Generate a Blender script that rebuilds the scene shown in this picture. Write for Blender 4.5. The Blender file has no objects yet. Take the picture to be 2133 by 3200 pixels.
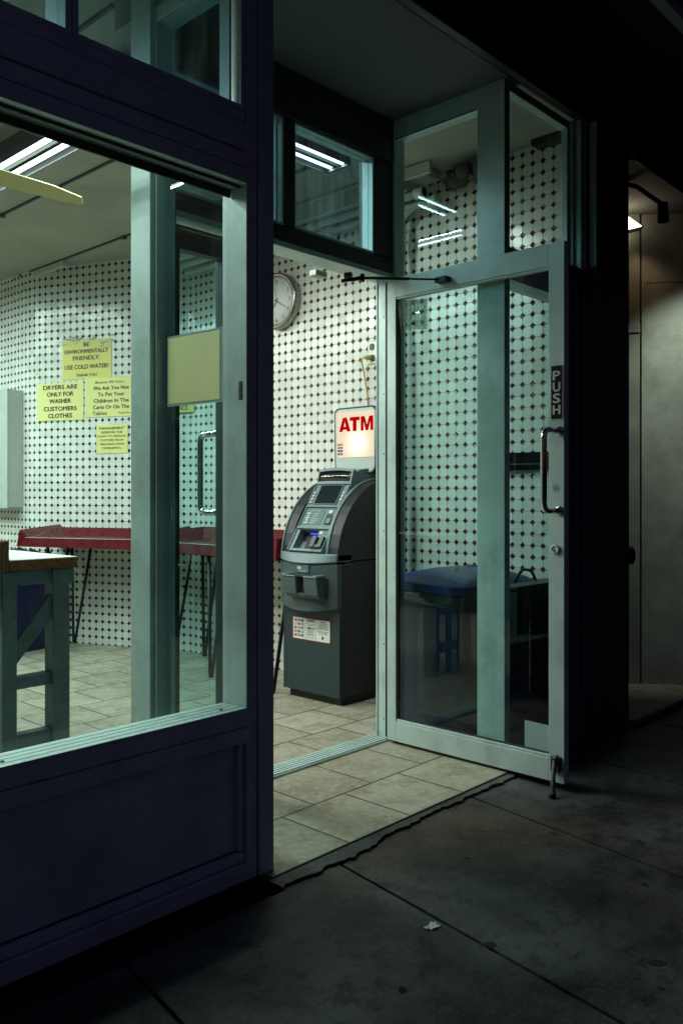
import bpy, bmesh, math, random
from mathutils import Matrix, Vector
random.seed(7)
SC = bpy.context.scene
COL = SC.collection
rad = math.radians
V = Vector

# ------------------------------------------------------------------ materials
def _mat(name):
    m = bpy.data.materials.new(name); m.use_nodes = True
    nt = m.node_tree; nt.nodes.clear()
    out = nt.nodes.new('ShaderNodeOutputMaterial')
    return m, nt, out
def N(nt, typ, **kw):
    n = nt.nodes.new(typ)
    for k, v in kw.items():
        if k.startswith('i_'):
            key = k[2:]
            key = int(key) if key.isdigit() else key.replace('_', ' ')
            n.inputs[key].default_value = v
        else: setattr(n, k, v)
    return n
def L(nt, a, b): nt.links.new(a, b)
def mth(nt, op, a, b=None, c=None):
    n = nt.nodes.new('ShaderNodeMath'); n.operation = op
    for i, x in enumerate((a, b, c)):
        if x is None: continue
        if hasattr(x, 'links'): nt.links.new(x, n.inputs[i])
        else: n.inputs[i].default_value = x
    return n.outputs[0]
def mixc(nt, f, a, b, mode='MIX'):
    n = nt.nodes.new('ShaderNodeMix'); n.data_type = 'RGBA'; n.blend_type = mode
    for s, x in ((n.inputs[0], f), (n.inputs[6], a), (n.inputs[7], b)):
        if hasattr(x, 'links'): nt.links.new(x, s)
        elif isinstance(x, (int, float)): s.default_value = x
        else: s.default_value = (*x, 1)
    return n.outputs[2]
def noise(nt, vec, scale, detail=4, rough=.55):
    n = N(nt, 'ShaderNodeTexNoise'); n.inputs['Scale'].default_value = scale
    n.inputs['Detail'].default_value = detail; n.inputs['Roughness'].default_value = rough
    if vec is not None: L(nt, vec, n.inputs['Vector'])
    return n.outputs[0]
def ramp(nt, f, a, b):
    n = N(nt, 'ShaderNodeMapRange'); L(nt, f, n.inputs[0])
    n.inputs[1].default_value = a; n.inputs[2].default_value = b
    return n.outputs[0]

def surf(name, col, rough=.5, metal=0., var=.12, nscale=9., bump=.0, bscale=120., dirt=None, dirt_amt=.0, dscale=3., spec=.5, coat=0):
    """plain painted / plastic / metal surface with a little wear"""
    m, nt, out = _mat(name)
    p = N(nt, 'ShaderNodeBsdfPrincipled')
    tc = N(nt, 'ShaderNodeTexCoord').outputs['Object']
    n1 = noise(nt, tc, nscale)
    dk = tuple(c * (1 - var) for c in col); lt = tuple(min(1, c * (1 + var)) for c in col)
    c = mixc(nt, ramp(nt, n1, .3, .7), dk, lt)
    if dirt:
        n2 = noise(nt, tc, dscale, 6, .7)
        c = mixc(nt, mth(nt, 'MULTIPLY', ramp(nt, n2, .5, .72), dirt_amt), c, dirt)
    L(nt, c, p.inputs['Base Color'])
    r = mth(nt, 'ADD', mth(nt, 'MULTIPLY', noise(nt, tc, nscale * 2.3, 5), .22), rough - .11)
    L(nt, r, p.inputs['Roughness'])
    p.inputs['Metallic'].default_value = metal
    p.inputs['Specular IOR Level'].default_value = spec
    p.inputs['Coat Weight'].default_value = coat
    if bump:
        b = N(nt, 'ShaderNodeBump'); b.inputs['Strength'].default_value = bump; b.inputs['Distance'].default_value = .002
        L(nt, noise(nt, tc, bscale, 3), b.inputs['Height']); L(nt, b.outputs[0], p.inputs['Normal'])
    L(nt, p.outputs[0], out.inputs[0])
    return m

def glow(name, col, strength):
    m, nt, out = _mat(name)
    e = N(nt, 'ShaderNodeEmission'); e.inputs[0].default_value = (*col, 1); e.inputs[1].default_value = strength
    L(nt, e.outputs[0], out.inputs[0]); return m

def glass_mat(name, tint=(.865, .95, .95), refl=1.25, haze=.0):
    """window pane: clear, with Schlick reflection on the faces turned to the viewer, a trace of grime"""
    m, nt, out = _mat(name)
    tr = N(nt, 'ShaderNodeBsdfTransparent'); tr.inputs[0].default_value = (*tint, 1)
    gl = N(nt, 'ShaderNodeBsdfGlossy'); gl.inputs['Roughness'].default_value = .0
    lw = N(nt, 'ShaderNodeLayerWeight'); lw.inputs[0].default_value = .5
    f5 = mth(nt, 'POWER', lw.outputs['Facing'], 5.)
    fr = mth(nt, 'MULTIPLY', mth(nt, 'ADD', mth(nt, 'MULTIPLY', f5, .96), .04), refl)
    fr = mth(nt, 'MINIMUM', fr, 1.)
    geo = N(nt, 'ShaderNodeNewGeometry')
    fr = mth(nt, 'MULTIPLY', fr, mth(nt, 'SUBTRACT', 1., geo.outputs['Backfacing']))
    mx = N(nt, 'ShaderNodeMixShader'); L(nt, fr, mx.inputs[0]); L(nt, tr.outputs[0], mx.inputs[1]); L(nt, gl.outputs[0], mx.inputs[2])
    last = mx.outputs[0]
    if haze:
        tc = N(nt, 'ShaderNodeTexCoord').outputs['Object']
        mp = N(nt, 'ShaderNodeMapping'); mp.inputs['Scale'].default_value = (14, 14, 1.6); L(nt, tc, mp.inputs[0])
        st = ramp(nt, noise(nt, mp.outputs[0], 2.2, 7, .7), .42, .8)
        df = N(nt, 'ShaderNodeBsdfDiffuse'); df.inputs[0].default_value = (.5, .62, .64, 1)
        tl = N(nt, 'ShaderNodeBsdfTranslucent'); tl.inputs[0].default_value = (.5, .64, .68, 1)
        ad = N(nt, 'ShaderNodeMixShader'); L(nt, df.outputs[0], ad.inputs[1]); L(nt, tl.outputs[0], ad.inputs[2])
        m2 = N(nt, 'ShaderNodeMixShader'); L(nt, mth(nt, 'MULTIPLY', st, haze), m2.inputs[0])
        L(nt, last, m2.inputs[1]); L(nt, ad.outputs[0], m2.inputs[2]); last = m2.outputs[0]
    L(nt, last, out.inputs[0]); return m

def tile_wall_mat():
    """white octagon tiles with small oxblood diamonds, laid out in metres on the wall's own UVs"""
    m, nt, out = _mat('octagon_tile')
    s = .0592
    uv = N(nt, 'ShaderNodeUVMap').outputs[0]
    sp = N(nt, 'ShaderNodeSeparateXYZ'); L(nt, uv, sp.inputs[0])
    u = mth(nt, 'DIVIDE', sp.outputs[0], s); v = mth(nt, 'DIVIDE', sp.outputs[1], s)
    fu = mth(nt, 'FRACT', u); fv = mth(nt, 'FRACT', v)
    a = mth(nt, 'SUBTRACT', .5, mth(nt, 'ABSOLUTE', mth(nt, 'SUBTRACT', fu, .5)))   # distance to the lattice line
    b = mth(nt, 'SUBTRACT', .5, mth(nt, 'ABSOLUTE', mth(nt, 'SUBTRACT', fv, .5)))
    d = mth(nt, 'ADD', a, b)
    mn = mth(nt, 'MINIMUM', a, b)
    dia = ramp(nt, d, .272, .252)                    # 1 inside the diamond
    g1 = ramp(nt, mn, .032, .020)                    # straight joints
    g2 = mth(nt, 'MULTIPLY', ramp(nt, d, .318, .302), ramp(nt, d, .250, .270))
    grout = mth(nt, 'MAXIMUM', mth(nt, 'MULTIPLY', g1, mth(nt, 'SUBTRACT', 1., dia)), g2)
    def cellrand(rnd):
        cu = mth(nt, rnd, u); cv = mth(nt, rnd, v)
        c = N(nt, 'ShaderNodeCombineXYZ'); L(nt, cu, c.inputs[0]); L(nt, cv, c.inputs[1])
        w = N(nt, 'ShaderNodeTexWhiteNoise'); w.noise_dimensions = '2D'; L(nt, c.outputs[0], w.inputs[0])
        s3 = N(nt, 'ShaderNodeSeparateColor'); L(nt, w.outputs['Color'], s3.inputs[0])
        return s3.outputs, cu, cv
    o, ou, ov = cellrand('FLOOR')
    q, qu, qv = cellrand('ROUND')
    tint = mixc(nt, o[2], (.68, .70, .65), (.80, .82, .77))
    tc = N(nt, 'ShaderNodeTexCoord').outputs['Object']
    odd = mth(nt, 'GREATER_THAN', o[2], .93)
    tint = mixc(nt, mth(nt, 'MULTIPLY', odd, .55), tint, (.60, .63, .60))
    stain = ramp(nt, noise(nt, tc, 1.7, 6, .7), .5, .8)
    tint = mixc(nt, mth(nt, 'MULTIPLY', stain, .35), tint, (.50, .50, .44))
    red = mixc(nt, q[2], (.055, .008, .010), (.10, .014, .016))
    c = mixc(nt, dia, tint, red)
    c = mixc(nt, mth(nt, 'MULTIPLY', grout, .7), c, (.27, .27, .24))
    p = N(nt, 'ShaderNodeBsdfPrincipled'); L(nt, c, p.inputs['Base Color'])
    L(nt, mth(nt, 'SUBTRACT', mth(nt, 'ADD', mth(nt, 'MULTIPLY', grout, .6), .17), mth(nt, 'MULTIPLY', dia, .09)), p.inputs['Roughness'])
    # every tile sits a little out of plane
    def tilt(r, cu, cv, amp, off):
        lu = mth(nt, 'SUBTRACT', mth(nt, 'SUBTRACT', u, cu), off); lv = mth(nt, 'SUBTRACT', mth(nt, 'SUBTRACT', v, cv), off)
        t = mth(nt, 'ADD', mth(nt, 'MULTIPLY', mth(nt, 'SUBTRACT', r[0], .5), lu), mth(nt, 'MULTIPLY', mth(nt, 'SUBTRACT', r[1], .5), lv))
        return mth(nt, 'MULTIPLY', t, amp)
    ho = tilt(o, ou, ov, .035, .5); hd = tilt(q, qu, qv, .17, 0.)
    # pillowed diamonds
    hd = mth(nt, 'SUBTRACT', hd, mth(nt, 'MULTIPLY', mth(nt, 'MULTIPLY', d, d), .75))
    h = mth(nt, 'ADD', mth(nt, 'MULTIPLY', hd, dia), mth(nt, 'MULTIPLY', ho, mth(nt, 'SUBTRACT', 1., dia)))
    h = mth(nt, 'SUBTRACT', h, mth(nt, 'MULTIPLY', grout, .022))
    bp = N(nt, 'ShaderNodeBump'); bp.inputs['Strength'].default_value = .9; bp.inputs['Distance'].default_value = s
    L(nt, h, bp.inputs['Height']); L(nt, bp.outputs[0], p.inputs['Normal'])
    L(nt, p.outputs[0], out.inputs[0]); return m

def floor_mat():
    m, nt, out = _mat('floor_tile')
    tc = N(nt, 'ShaderNodeTexCoord').outputs['Object']
    mp = N(nt, 'ShaderNodeMapping'); L(nt, tc, mp.inputs[0])
    mp.inputs['Location'].default_value = (-.273 + .325 * 20, -1.885 + .327 * 20, 0)
    br = N(nt, 'ShaderNodeTexBrick'); L(nt, mp.outputs[0], br.inputs['Vector'])
    br.offset = .5; br.inputs['Scale'].default_value = 1.
    br.inputs['Brick Width'].default_value = .325; br.inputs['Row Height'].default_value = .327
    br.inputs['Mortar Size'].default_value = .0048; br.inputs['Mortar Smooth'].default_value = .25
    br.inputs['Color1'].default_value = (.29, .265, .20, 1); br.inputs['Color2'].default_value = (.40, .375, .30, 1)
    br.inputs['Mortar'].default_value = (.055, .045, .035, 1)
    n1 = noise(nt, tc, 7., 9, .68); n2 = noise(nt, tc, 32., 6, .7); n3 = noise(nt, tc, 1.3, 4)
    c = mixc(nt, mth(nt, 'MULTIPLY', ramp(nt, n1, .45, .62), .75), br.outputs['Color'], (.20, .165, .095))
    c = mixc(nt, mth(nt, 'MULTIPLY', ramp(nt, n2, .48, .64), .5), c, (.53, .51, .44))
    c = mixc(nt, mth(nt, 'MULTIPLY', ramp(nt, n3, .45, .75), .25), c, (.30, .27, .22))
    c = mixc(nt, br.outputs['Fac'], c, (.05, .042, .033))
    p = N(nt, 'ShaderNodeBsdfPrincipled'); L(nt, c, p.inputs['Base Color'])
    L(nt, mth(nt, 'ADD', mth(nt, 'MULTIPLY', n1, .35), .28), p.inputs['Roughness'])
    b = N(nt, 'ShaderNodeBump'); b.inputs['Strength'].default_value = .55; b.inputs['Distance'].default_value = .004
    L(nt, mth(nt, 'ADD', mth(nt, 'MULTIPLY', n1, .5), mth(nt, 'MULTIPLY', br.outputs['Fac'], -1.)), b.inputs['Height'])
    L(nt, b.outputs[0], p.inputs['Normal'])
    L(nt, p.outputs[0], out.inputs[0]); return m

def concrete_mat(name, c0, c1, patch, amt=.85, gum=True, rough=.52):
    m, nt, out = _mat(name)
    tc = N(nt, 'ShaderNodeTexCoord').outputs['Object']
    n1 = noise(nt, tc, 2.4, 8, .62); n2 = noise(nt, tc, 70., 4, .7); n3 = noise(nt, tc, .9, 5, .6)
    c = mixc(nt, ramp(nt, n1, .36, .62), c0, c1)
    c = mixc(nt, mth(nt, 'MULTIPLY', ramp(nt, n3, .46, .66), amt), c, patch)
    c = mixc(nt, mth(nt, 'MULTIPLY', ramp(nt, n2, .52, .70), .4), c, tuple(x * 1.8 for x in c1))
    n6 = noise(nt, tc, 6.5, 10, .78); c = mixc(nt, mth(nt, 'MULTIPLY', ramp(nt, n6, .52, .60), .6), c, tuple(x * .55 for x in c0))
    n5 = noise(nt, tc, 14., 8, .75)
    c = mixc(nt, mth(nt, 'MULTIPLY', ramp(nt, n5, .52, .64), .6), c, tuple(x * .45 for x in c0))
    if gum:
        vo = N(nt, 'ShaderNodeTexVoronoi'); vo.inputs['Scale'].default_value = 3.3; vo.inputs['Randomness'].default_value = 1
        wob = N(nt, 'ShaderNodeVectorMath'); wob.operation = 'ADD'; L(nt, tc, wob.inputs[0])
        nn = N(nt, 'ShaderNodeTexNoise'); nn.inputs['Scale'].default_value = 16; L(nt, tc, nn.inputs[0])
        sc = N(nt, 'ShaderNodeVectorMath'); sc.operation = 'SCALE'; sc.inputs['Scale'].default_value = .05
        L(nt, nn.outputs['Color'], sc.inputs[0]); L(nt, sc.outputs[0], wob.inputs[1]); L(nt, wob.outputs[0], vo.inputs['Vector'])
        sz = N(nt, 'ShaderNodeSeparateColor'); L(nt, vo.outputs['Color'], sz.inputs[0])
        lim = mth(nt, 'MULTIPLY', mth(nt, 'MAXIMUM', mth(nt, 'SUBTRACT', sz.outputs[0], .45), 0.), .13)
        c = mixc(nt, mth(nt, 'MULTIPLY', mth(nt, 'LESS_THAN', vo.outputs['Distance'], lim), .75), c, (.012, .012, .013))
    p = N(nt, 'ShaderNodeBsdfPrincipled'); L(nt, c, p.inputs['Base Color']); p.inputs['Specular IOR Level'].default_value = .22
    L(nt, mth(nt, 'ADD', mth(nt, 'MULTIPLY', n1, .3), rough - .2), p.inputs['Roughness'])
    b = N(nt, 'ShaderNodeBump'); b.inputs['Strength'].default_value = .7; b.inputs['Distance'].default_value = .005
    L(nt, mth(nt, 'ADD', mth(nt, 'MULTIPLY', n2, .5), n5), b.inputs['Height']); L(nt, b.outputs[0], p.inputs['Normal'])
    L(nt, p.outputs[0], out.inputs[0]); return m

def sheet_steel_mat():
    m, nt, out = _mat('brushed_sheet')
    tc = N(nt, 'ShaderNodeTexCoord').outputs['Object']
    n1 = noise(nt, tc, 2.2, 7, .65); n2 = noise(nt, tc, 40., 4, .6)
    c = mixc(nt, ramp(nt, n1, .35, .7), (.19, .205, .185), (.36, .38, .34))
    c = mixc(nt, mth(nt, 'MULTIPLY', ramp(nt, n2, .5, .8), .25), c, (.16, .165, .15))
    n4 = noise(nt, tc, 6., 8, .75); c = mixc(nt, mth(nt, 'MULTIPLY', ramp(nt, n4, .48, .7), .5), c, (.13, .125, .10))
    p = N(nt, 'ShaderNodeBsdfPrincipled'); L(nt, c, p.inputs['Base Color'])
    p.inputs['Metallic'].default_value = .35
    L(nt, mth(nt, 'ADD', mth(nt, 'MULTIPLY', n1, .25), .38), p.inputs['Roughness'])
    L(nt, p.outputs[0], out.inputs[0]); return m

def lightbox_mat():
    """backlit sign face: opal plastic lit from behind by one bulb"""
    m, nt, out = _mat('lit_sign_face')
    tc = N(nt, 'ShaderNodeTexCoord').outputs['Object']
    sb = N(nt, 'ShaderNodeVectorMath'); sb.operation = 'DISTANCE'; L(nt, tc, sb.inputs[0]); sb.inputs[1].default_value = (-.026, -.03, .20)
    f = ramp(nt, sb.outputs['Value'], .13, .012)
    f = mth(nt, 'POWER', f, 1.7)
    st = mth(nt, 'ADD', mth(nt, 'MULTIPLY', f, .9), .93)
    e = N(nt, 'ShaderNodeEmission'); L(nt, mixc(nt, f, (1., .82, .60), (1., .93, .76)), e.inputs[0]); L(nt, st, e.inputs[1])
    L(nt, e.outputs[0], out.inputs[0]); return m

M = dict(
    thin_yellow=surf('thin_yellow_paper', (.92, .87, .42), .6, 0, .04, 4.), opal=surf('opal_plastic', (.50, .56, .54), .35, 0, .04),
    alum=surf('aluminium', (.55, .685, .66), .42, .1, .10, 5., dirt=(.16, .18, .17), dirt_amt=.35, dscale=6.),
    alum_dark=surf('dark_aluminium', (.048, .052, .056), .5, .2, .15, 6., dirt=(.05, .05, .05), dirt_amt=.4),  # dark metal for outward frame pieces and small fittings
    navy=surf('dark_navy', (.075, .075, .10), .5, .1, .15, 7.),  # also carries the unlit tone of the lower pilaster and pier strip
    black=surf('black_paint', (.017, .017, .021), .55),
    soffit=surf('soffit_board', (.13, .138, .145), .8, 0, .06, 4., bump=.3, bscale=260.),
    plaster=surf('plaster', (.36, .36, .31), .85, 0, .08, 2.6, bump=.6, bscale=60., dirt=(.20, .19, .16), dirt_amt=.5, dscale=1.4),
    seam=surf('ceiling_seam', (.075, .075, .068), .8),
    pipe=surf('painted_pipe', (.50, .54, .50), .5, 0, .08),
    glass=glass_mat('pane_glass'),
    glass_dirty=glass_mat('pane_glass_dusty', (.52, .66, .71), 1.6, .09),
    chrome=surf('chrome', (.72, .72, .70), .12, 1., .05),
    rubber=surf('rubber', (.016, .016, .017), .7),
    tile=tile_wall_mat(), floor=floor_mat(),
    walk=concrete_mat('sidewalk_concrete', (.016, .019, .021), (.098, .100, .098), (.056, .030, .019)),
    patch=concrete_mat('patched_concrete', (.04, .048, .048), (.115, .125, .115), (.03, .03, .028), gum=False),
    slab=concrete_mat('step_concrete', (.20, .19, .16), (.30, .285, .235), (.13, .12, .10), gum=False),
    gap=surf('joint_dirt', (.012, .011, .010), .95),
    road=concrete_mat('asphalt', (.035, .035, .036), (.055, .055, .056), (.03, .03, .03), gum=False),
    yellow=surf('yellow_paper', (.71, .63, .18), .6, 0, .05, 3.),
    yellow2=surf('pale_yellow_paper', (.76, .70, .27), .6, 0, .05, 3.),
    film=surf('laminate_film', (.42, .48, .45), .12, 0, .06, 5.),
    white=surf('white_paper', (.70, .72, .70), .6, 0, .05),
    ink=surf('black_ink', (.012, .012, .012), .5),
    ink_soft=surf('grey_ink', (.16, .16, .16), .5),
    red=surf('red_fibreglass', (.105, .003, .007), .28, 0, .12, 6., spec=.3),
    grey_paint=surf('grey_green_paint', (.125, .18, .195), .55, 0, .16, 5., bump=.4, bscale=30., dirt=(.07, .055, .04), dirt_amt=.6, dscale=8.),
    chipboard=surf('chipboard_edge', (.16, .065, .02), .85, 0, .5, 60., bump=.8, bscale=120.),
    laminate=surf('white_laminate', (.78, .76, .70), .35, 0, .04),
    steel_leg=surf('black_steel', (.02, .02, .022), .45, .3),
    blue=surf('blue_plastic', (.004, .007, .05), .35, 0, .12, 6.),
    blue_lid=surf('blue_lid_plastic', (.012, .022, .13), .33, 0, .12, 6.),
    bag=surf('black_bag', (.015, .017, .017), .25),
    bag_clear=surf('bin_liner', (.035, .05, .05), .12, 0, .5, 30., bump=1., bscale=25.),
    cab=surf('dark_cabinet_paint', (.030, .040, .040), .4),
    panel=surf('grey_panel_paint', (.46, .49, .45), .5, 0, .05),
    fan=surf('cream_fan_blade', (.58, .50, .22), .45, 0, .06),
    atm=surf('atm_grey_plastic', (.13, .19, .205), .42, 0, .06, 14., bump=.3, bscale=500.),
    atm_mid=surf('atm_mid_grey', (.055, .084, .091), .48, 0, .08, 14., bump=.3, bscale=500.),
    atm_dark=surf('atm_dark_grey', (.009, .013, .017), .5, 0, .1, 14.),
    atm_base=surf('atm_base_steel', (.017, .034, .039), .5, 0, .08, 10., bump=.2, bscale=400.),
    atm_label=surf('atm_label_teal', (.075, .15, .155), .35),
    screen=surf('dark_screen', (.008, .016, .022), .08),
    visor=surf('smoked_visor', (.006, .007, .008), .16, 0, .05, 3., spec=1.),
    button=surf('pale_button', (.55, .57, .54), .4),
    steel_brush=surf('brushed_rim', (.36, .34, .30), .3, 1., .08),
    face=surf('clock_face', (.72, .76, .74), .5, 0, .03),
    outlet=surf('steel_plate', (.42, .46, .42), .35, .6),
    cord=surf('yellow_cord', (.42, .30, .03), .45),
    redink=surf('red_letters', (.30, .003, .003), .6, spec=.2), litred=glow('translucent_red', (.46, .0, .0), 1.),
    push=surf('push_plate', (.008, .009, .009), .7, spec=.15),
    pushtxt=surf('silver_lettering', (.55, .60, .56), .4),
    sheet=sheet_steel_mat(),
    tube=glow('fluorescent_tube', (.92, 1., .90), 9.), tube_dim=glow('dim_tube', (.92, 1., .90), 7.), housing=surf('fixture_grey', (.035, .038, .036), .5),  # dim tube: output lowered so the wall beside it does not burn out
    louver=surf('louver_white', (.10, .105, .095), .5),
    lamp=glow('warm_lamp', (1., .80, .52), 6.),
    blue_led=glow('blue_led', (.05, .08, 1.), 1.6),
    face_lit=lightbox_mat(),
    dryer=surf('dryer_steel', (.055, .065, .07), .35, .3, .08),
    jamb=surf('dull_jamb_metal', (.17, .185, .16), .5, .2, .2, 6.), dimwall=surf('dim_painted_wall', (.10, .11, .11), .7),
    void=surf('matt_black', (.004, .004, .005), .9, spec=.1),
    awning=surf('awning_vinyl', (.020, .020, .024), .7),
    awn_txt=surf('blue_lettering', (.35, .42, .85), .6),
    wad=surf('insulation', (.085, .085, .08), .95, 0, .4, 20., bump=1., bscale=40.),
    mastercol=surf('sticker_red', (.45, .06, .03), .5), stick_blue=surf('sticker_blue', (.03, .09, .30), .5),
    stick_green=surf('sticker_green', (.08, .25, .06), .5), stick_orange=surf('sticker_orange', (.55, .24, .04), .5),
    mop=surf('aluminium_pole', (.20, .19, .17), .4, .5),
    translucent=glass_mat('plastic_sleeve', (.74, .80, .76), 3.2, .9),
)

for k in ('tube', 'tube_dim'): M[k].cycles.emission_sampling = 'NONE'
# ------------------------------------------------------------------ mesh builder
class MB:
    def __init__(s): s.v = []; s.f = []; s.m = []; s.uv = {}; s.sm = []; s.mats = []; s.cur = 0
    def mat(s, name):
        if name not in s.mats: s.mats.append(name)
        s.cur = s.mats.index(name); return s
    def face(s, pts, uv=None, smooth=False):
        i = len(s.v); s.v += [V(p) for p in pts]
        if uv: s.uv[len(s.f)] = uv
        s.f.append(tuple(range(i, i + len(pts)))); s.m.append(s.cur); s.sm.append(smooth); return s
    def add(s, verts, faces, smooth=False):
        i = len(s.v); s.v += [V(p) for p in verts]
        for f in faces: s.f.append(tuple(i + k for k in f)); s.m.append(s.cur); s.sm.append(smooth)
        return s
    def box(s, x0, x1, y0, y1, z0, z1, mx=None):
        x0, x1 = sorted((x0, x1)); y0, y1 = sorted((y0, y1)); z0, z1 = sorted((z0, z1))
        vs = [V((x, y, z)) for z in (z0, z1) for x, y in ((x0, y0), (x1, y0), (x1, y1), (x0, y1))]
        if mx is not None: vs = [mx @ p for p in vs]
        return s.add(vs, [(3, 2, 1, 0), (4, 5, 6, 7), (0, 1, 5, 4), (1, 2, 6, 5), (2, 3, 7, 6), (3, 0, 4, 7)])
    def prism(s, poly, fn, a, b, smooth=False):
        """extrude 2-D polygon; fn(p, t) gives the 3-D point at extrusion t"""
        n = len(poly)
        vs = [fn(p, a) for p in poly] + [fn(p, b) for p in poly]
        s.add(vs, [tuple(range(n - 1, -1, -1)), tuple(range(n, 2 * n))])
        i = len(s.v) - 2 * n
        for k in range(n):
            j = (k + 1) % n
            s.f.append((i + k, i + j, i + n + j, i + n + k)); s.m.append(s.cur); s.sm.append(smooth)
        return s
    def tube(s, pts, r, seg=12, cap=True):
        pts = [V(p) for p in pts]; rs = r if isinstance(r, (list, tuple)) else [r] * len(pts)
        rings = []; up = None
        for k, p in enumerate(pts):
            t = (pts[min(k + 1, len(pts) - 1)] - pts[max(k - 1, 0)]).normalized()
            if up is None:
                up = t.orthogonal().normalized()
            up = (up - t * up.dot(t)).normalized(); w = t.cross(up)
            rings.append([p + (up * math.cos(2 * math.pi * j / seg) + w * math.sin(2 * math.pi * j / seg)) * rs[k] for j in range(seg)])
        i = len(s.v); s.v += [q for rg in rings for q in rg]
        for k in range(len(pts) - 1):
            for j in range(seg):
                a = i + k * seg + j; b = i + k * seg + (j + 1) % seg
                s.f.append((a, b, b + seg, a + seg)); s.m.append(s.cur); s.sm.append(True)
        if cap:
            s.f.append(tuple(i + j for j in range(seg - 1, -1, -1))); s.m.append(s.cur); s.sm.append(False)
            e = i + (len(pts) - 1) * seg
            s.f.append(tuple(e + j for j in range(seg))); s.m.append(s.cur); s.sm.append(False)
        return s
    def lathe(s, prof, mx, seg=32, cap=True):
        """profile of (radius, height) turned about local z, placed by mx"""
        i = len(s.v)
        for r, h in prof:
            for j in range(seg):
                a = 2 * math.pi * j / seg; s.v.append(mx @ V((r * math.cos(a), r * math.sin(a), h)))
        for k in range(len(prof) - 1):
            for j in range(seg):
                a = i + k * seg + j; b = i + k * seg + (j + 1) % seg
                s.f.append((a, b, b + seg, a + seg)); s.m.append(s.cur); s.sm.append(True)
        for k, rev in ((0, True), (len(prof) - 1, False)):
            if cap and prof[k][0] > 1e-5:
                idx = [i + k * seg + j for j in range(seg)]
                s.f.append(tuple(reversed(idx)) if rev else tuple(idx)); s.m.append(s.cur); s.sm.append(False)
        return s
    def frameY(s, x0, x1, z0, z1, w, y0, y1, wb=None, wt=None):
        wb = w if wb is None else wb; wt = w if wt is None else wt
        s.box(x0, x0 + w, y0, y1, z0, z1); s.box(x1 - w, x1, y0, y1, z0, z1)
        s.box(x0 + w, x1 - w, y0, y1, z0, z0 + wb); s.box(x0 + w, x1 - w, y0, y1, z1 - wt, z1); return s
    def frameX(s, y0, y1, z0, z1, w0, w1, wb, wt, x0, x1):
        s.box(x0, x1, y0, y0 + w0, z0, z1); s.box(x0, x1, y1 - w1, y1, z0, z1)
        s.box(x0, x1, y0 + w0, y1 - w1, z0, z0 + wb); s.box(x0, x1, y0 + w0, y1 - w1, z1 - wt, z1); return s
    def text(s, body, org, right, up, capw=None, caph=None, align='L', bold=0., lift=.0015, shear=0.):
        cu = bpy.data.curves.new('t', 'FONT'); cu.body = body; cu.size = 1; cu.shear = shear
        cu.resolution_u = 3
        ob = bpy.data.objects.new('t', cu); COL.objects.link(ob)
        dg = bpy.context.evaluated_depsgraph_get(); dg.update()
        me = bpy.data.meshes.new_from_object(ob.evaluated_get(dg))
        bpy.data.objects.remove(ob); bpy.data.curves.remove(cu)
        vs = [p.co.copy() for p in me.vertices]; fs = [tuple(p.vertices) for p in me.polygons]
        bpy.data.meshes.remove(me)
        if not vs: return s
        x0 = min(p.x for p in vs); x1 = max(p.x for p in vs)
        h = .70
        ky = (caph / h) if caph else None
        kx = (capw / (x1 - x0)) if capw else ky
        if ky is None: ky = kx
        w = (x1 - x0) * kx
        sh = {'L': 0, 'C': -w / 2, 'R': -w}[align]
        right = V(right).normalized(); up = V(up).normalized(); n = right.cross(up)
        org = V(org)
        for j, (ox, oy) in enumerate(((0, 0),) if not bold else ((0, 0), (bold, 0), (-bold, 0), (0, bold * .7), (0, -bold * .7))):
            s.add([org + right * ((p.x - x0) * kx + sh + ox * ky) + up * (p.y * ky + oy * ky) + n * (lift + .00012 * j) for p in vs], fs)
        return s
    def build(s, name, mat=None, parent=None, bevel=0., seg=2, local=False):
        me = bpy.data.meshes.new(name)
        o = bpy.data.objects.new(name, me)
        inv = Matrix.Identity(4)
        if parent is not None and not local: inv = WM[parent.name].inverted()
        me.from_pydata([inv @ p for p in s.v], [], s.f)
        names = s.mats if s.mats else [mat]
        for k in names: me.materials.append(M[k])
        for p, mi, sm in zip(me.polygons, s.m, s.sm): p.material_index = mi; p.use_smooth = sm
        if s.uv:
            ul = me.uv_layers.new(name='UVMap')
            for fi, uv in s.uv.items():
                for li, c in zip(me.polygons[fi].loop_indices, uv): ul.data[li].uv = c
        bm = bmesh.new(); bm.from_mesh(me)
        if not s.uv: bmesh.ops.recalc_face_normals(bm, faces=bm.faces)
        bm.to_mesh(me); bm.free(); me.update()
        COL.objects.link(o)
        if parent is not None:
            o.parent = parent; WM[o.name] = WM[parent.name]
        else: WM[o.name] = Matrix.Identity(4)
        if bevel:
            b = o.modifiers.new('bevel', 'BEVEL'); b.width = bevel; b.segments = seg; b.limit_method = 'ANGLE'; b.angle_limit = rad(40)
        return o
WM = {}
def tag(o, label=None, cat=None, group=None, kind=None):
    if label: o['label'] = label
    if cat: o['category'] = cat
    if group: o['group'] = group
    if kind: o['kind'] = kind
    return o
def thing(name, label, cat, loc=(0, 0, 0), rz=0., group=None):
    o = bpy.data.objects.new(name, None); COL.objects.link(o)
    o.empty_display_size = .05
    o.location = loc; o.rotation_euler = (0, 0, rz)
    WM[o.name] = Matrix.Translation(V(loc)) @ Matrix.Rotation(rz, 4, 'Z')
    return tag(o, label, cat, group)
def copy_tree(o, parent=None):
    c = o.copy(); COL.objects.link(c); c.parent = parent
    WM[c.name] = WM.get(o.name, Matrix.Identity(4))
    for ch in list(o.children): copy_tree(ch, c)
    return c
def struct(o): o['kind'] = 'structure'; return o
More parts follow.
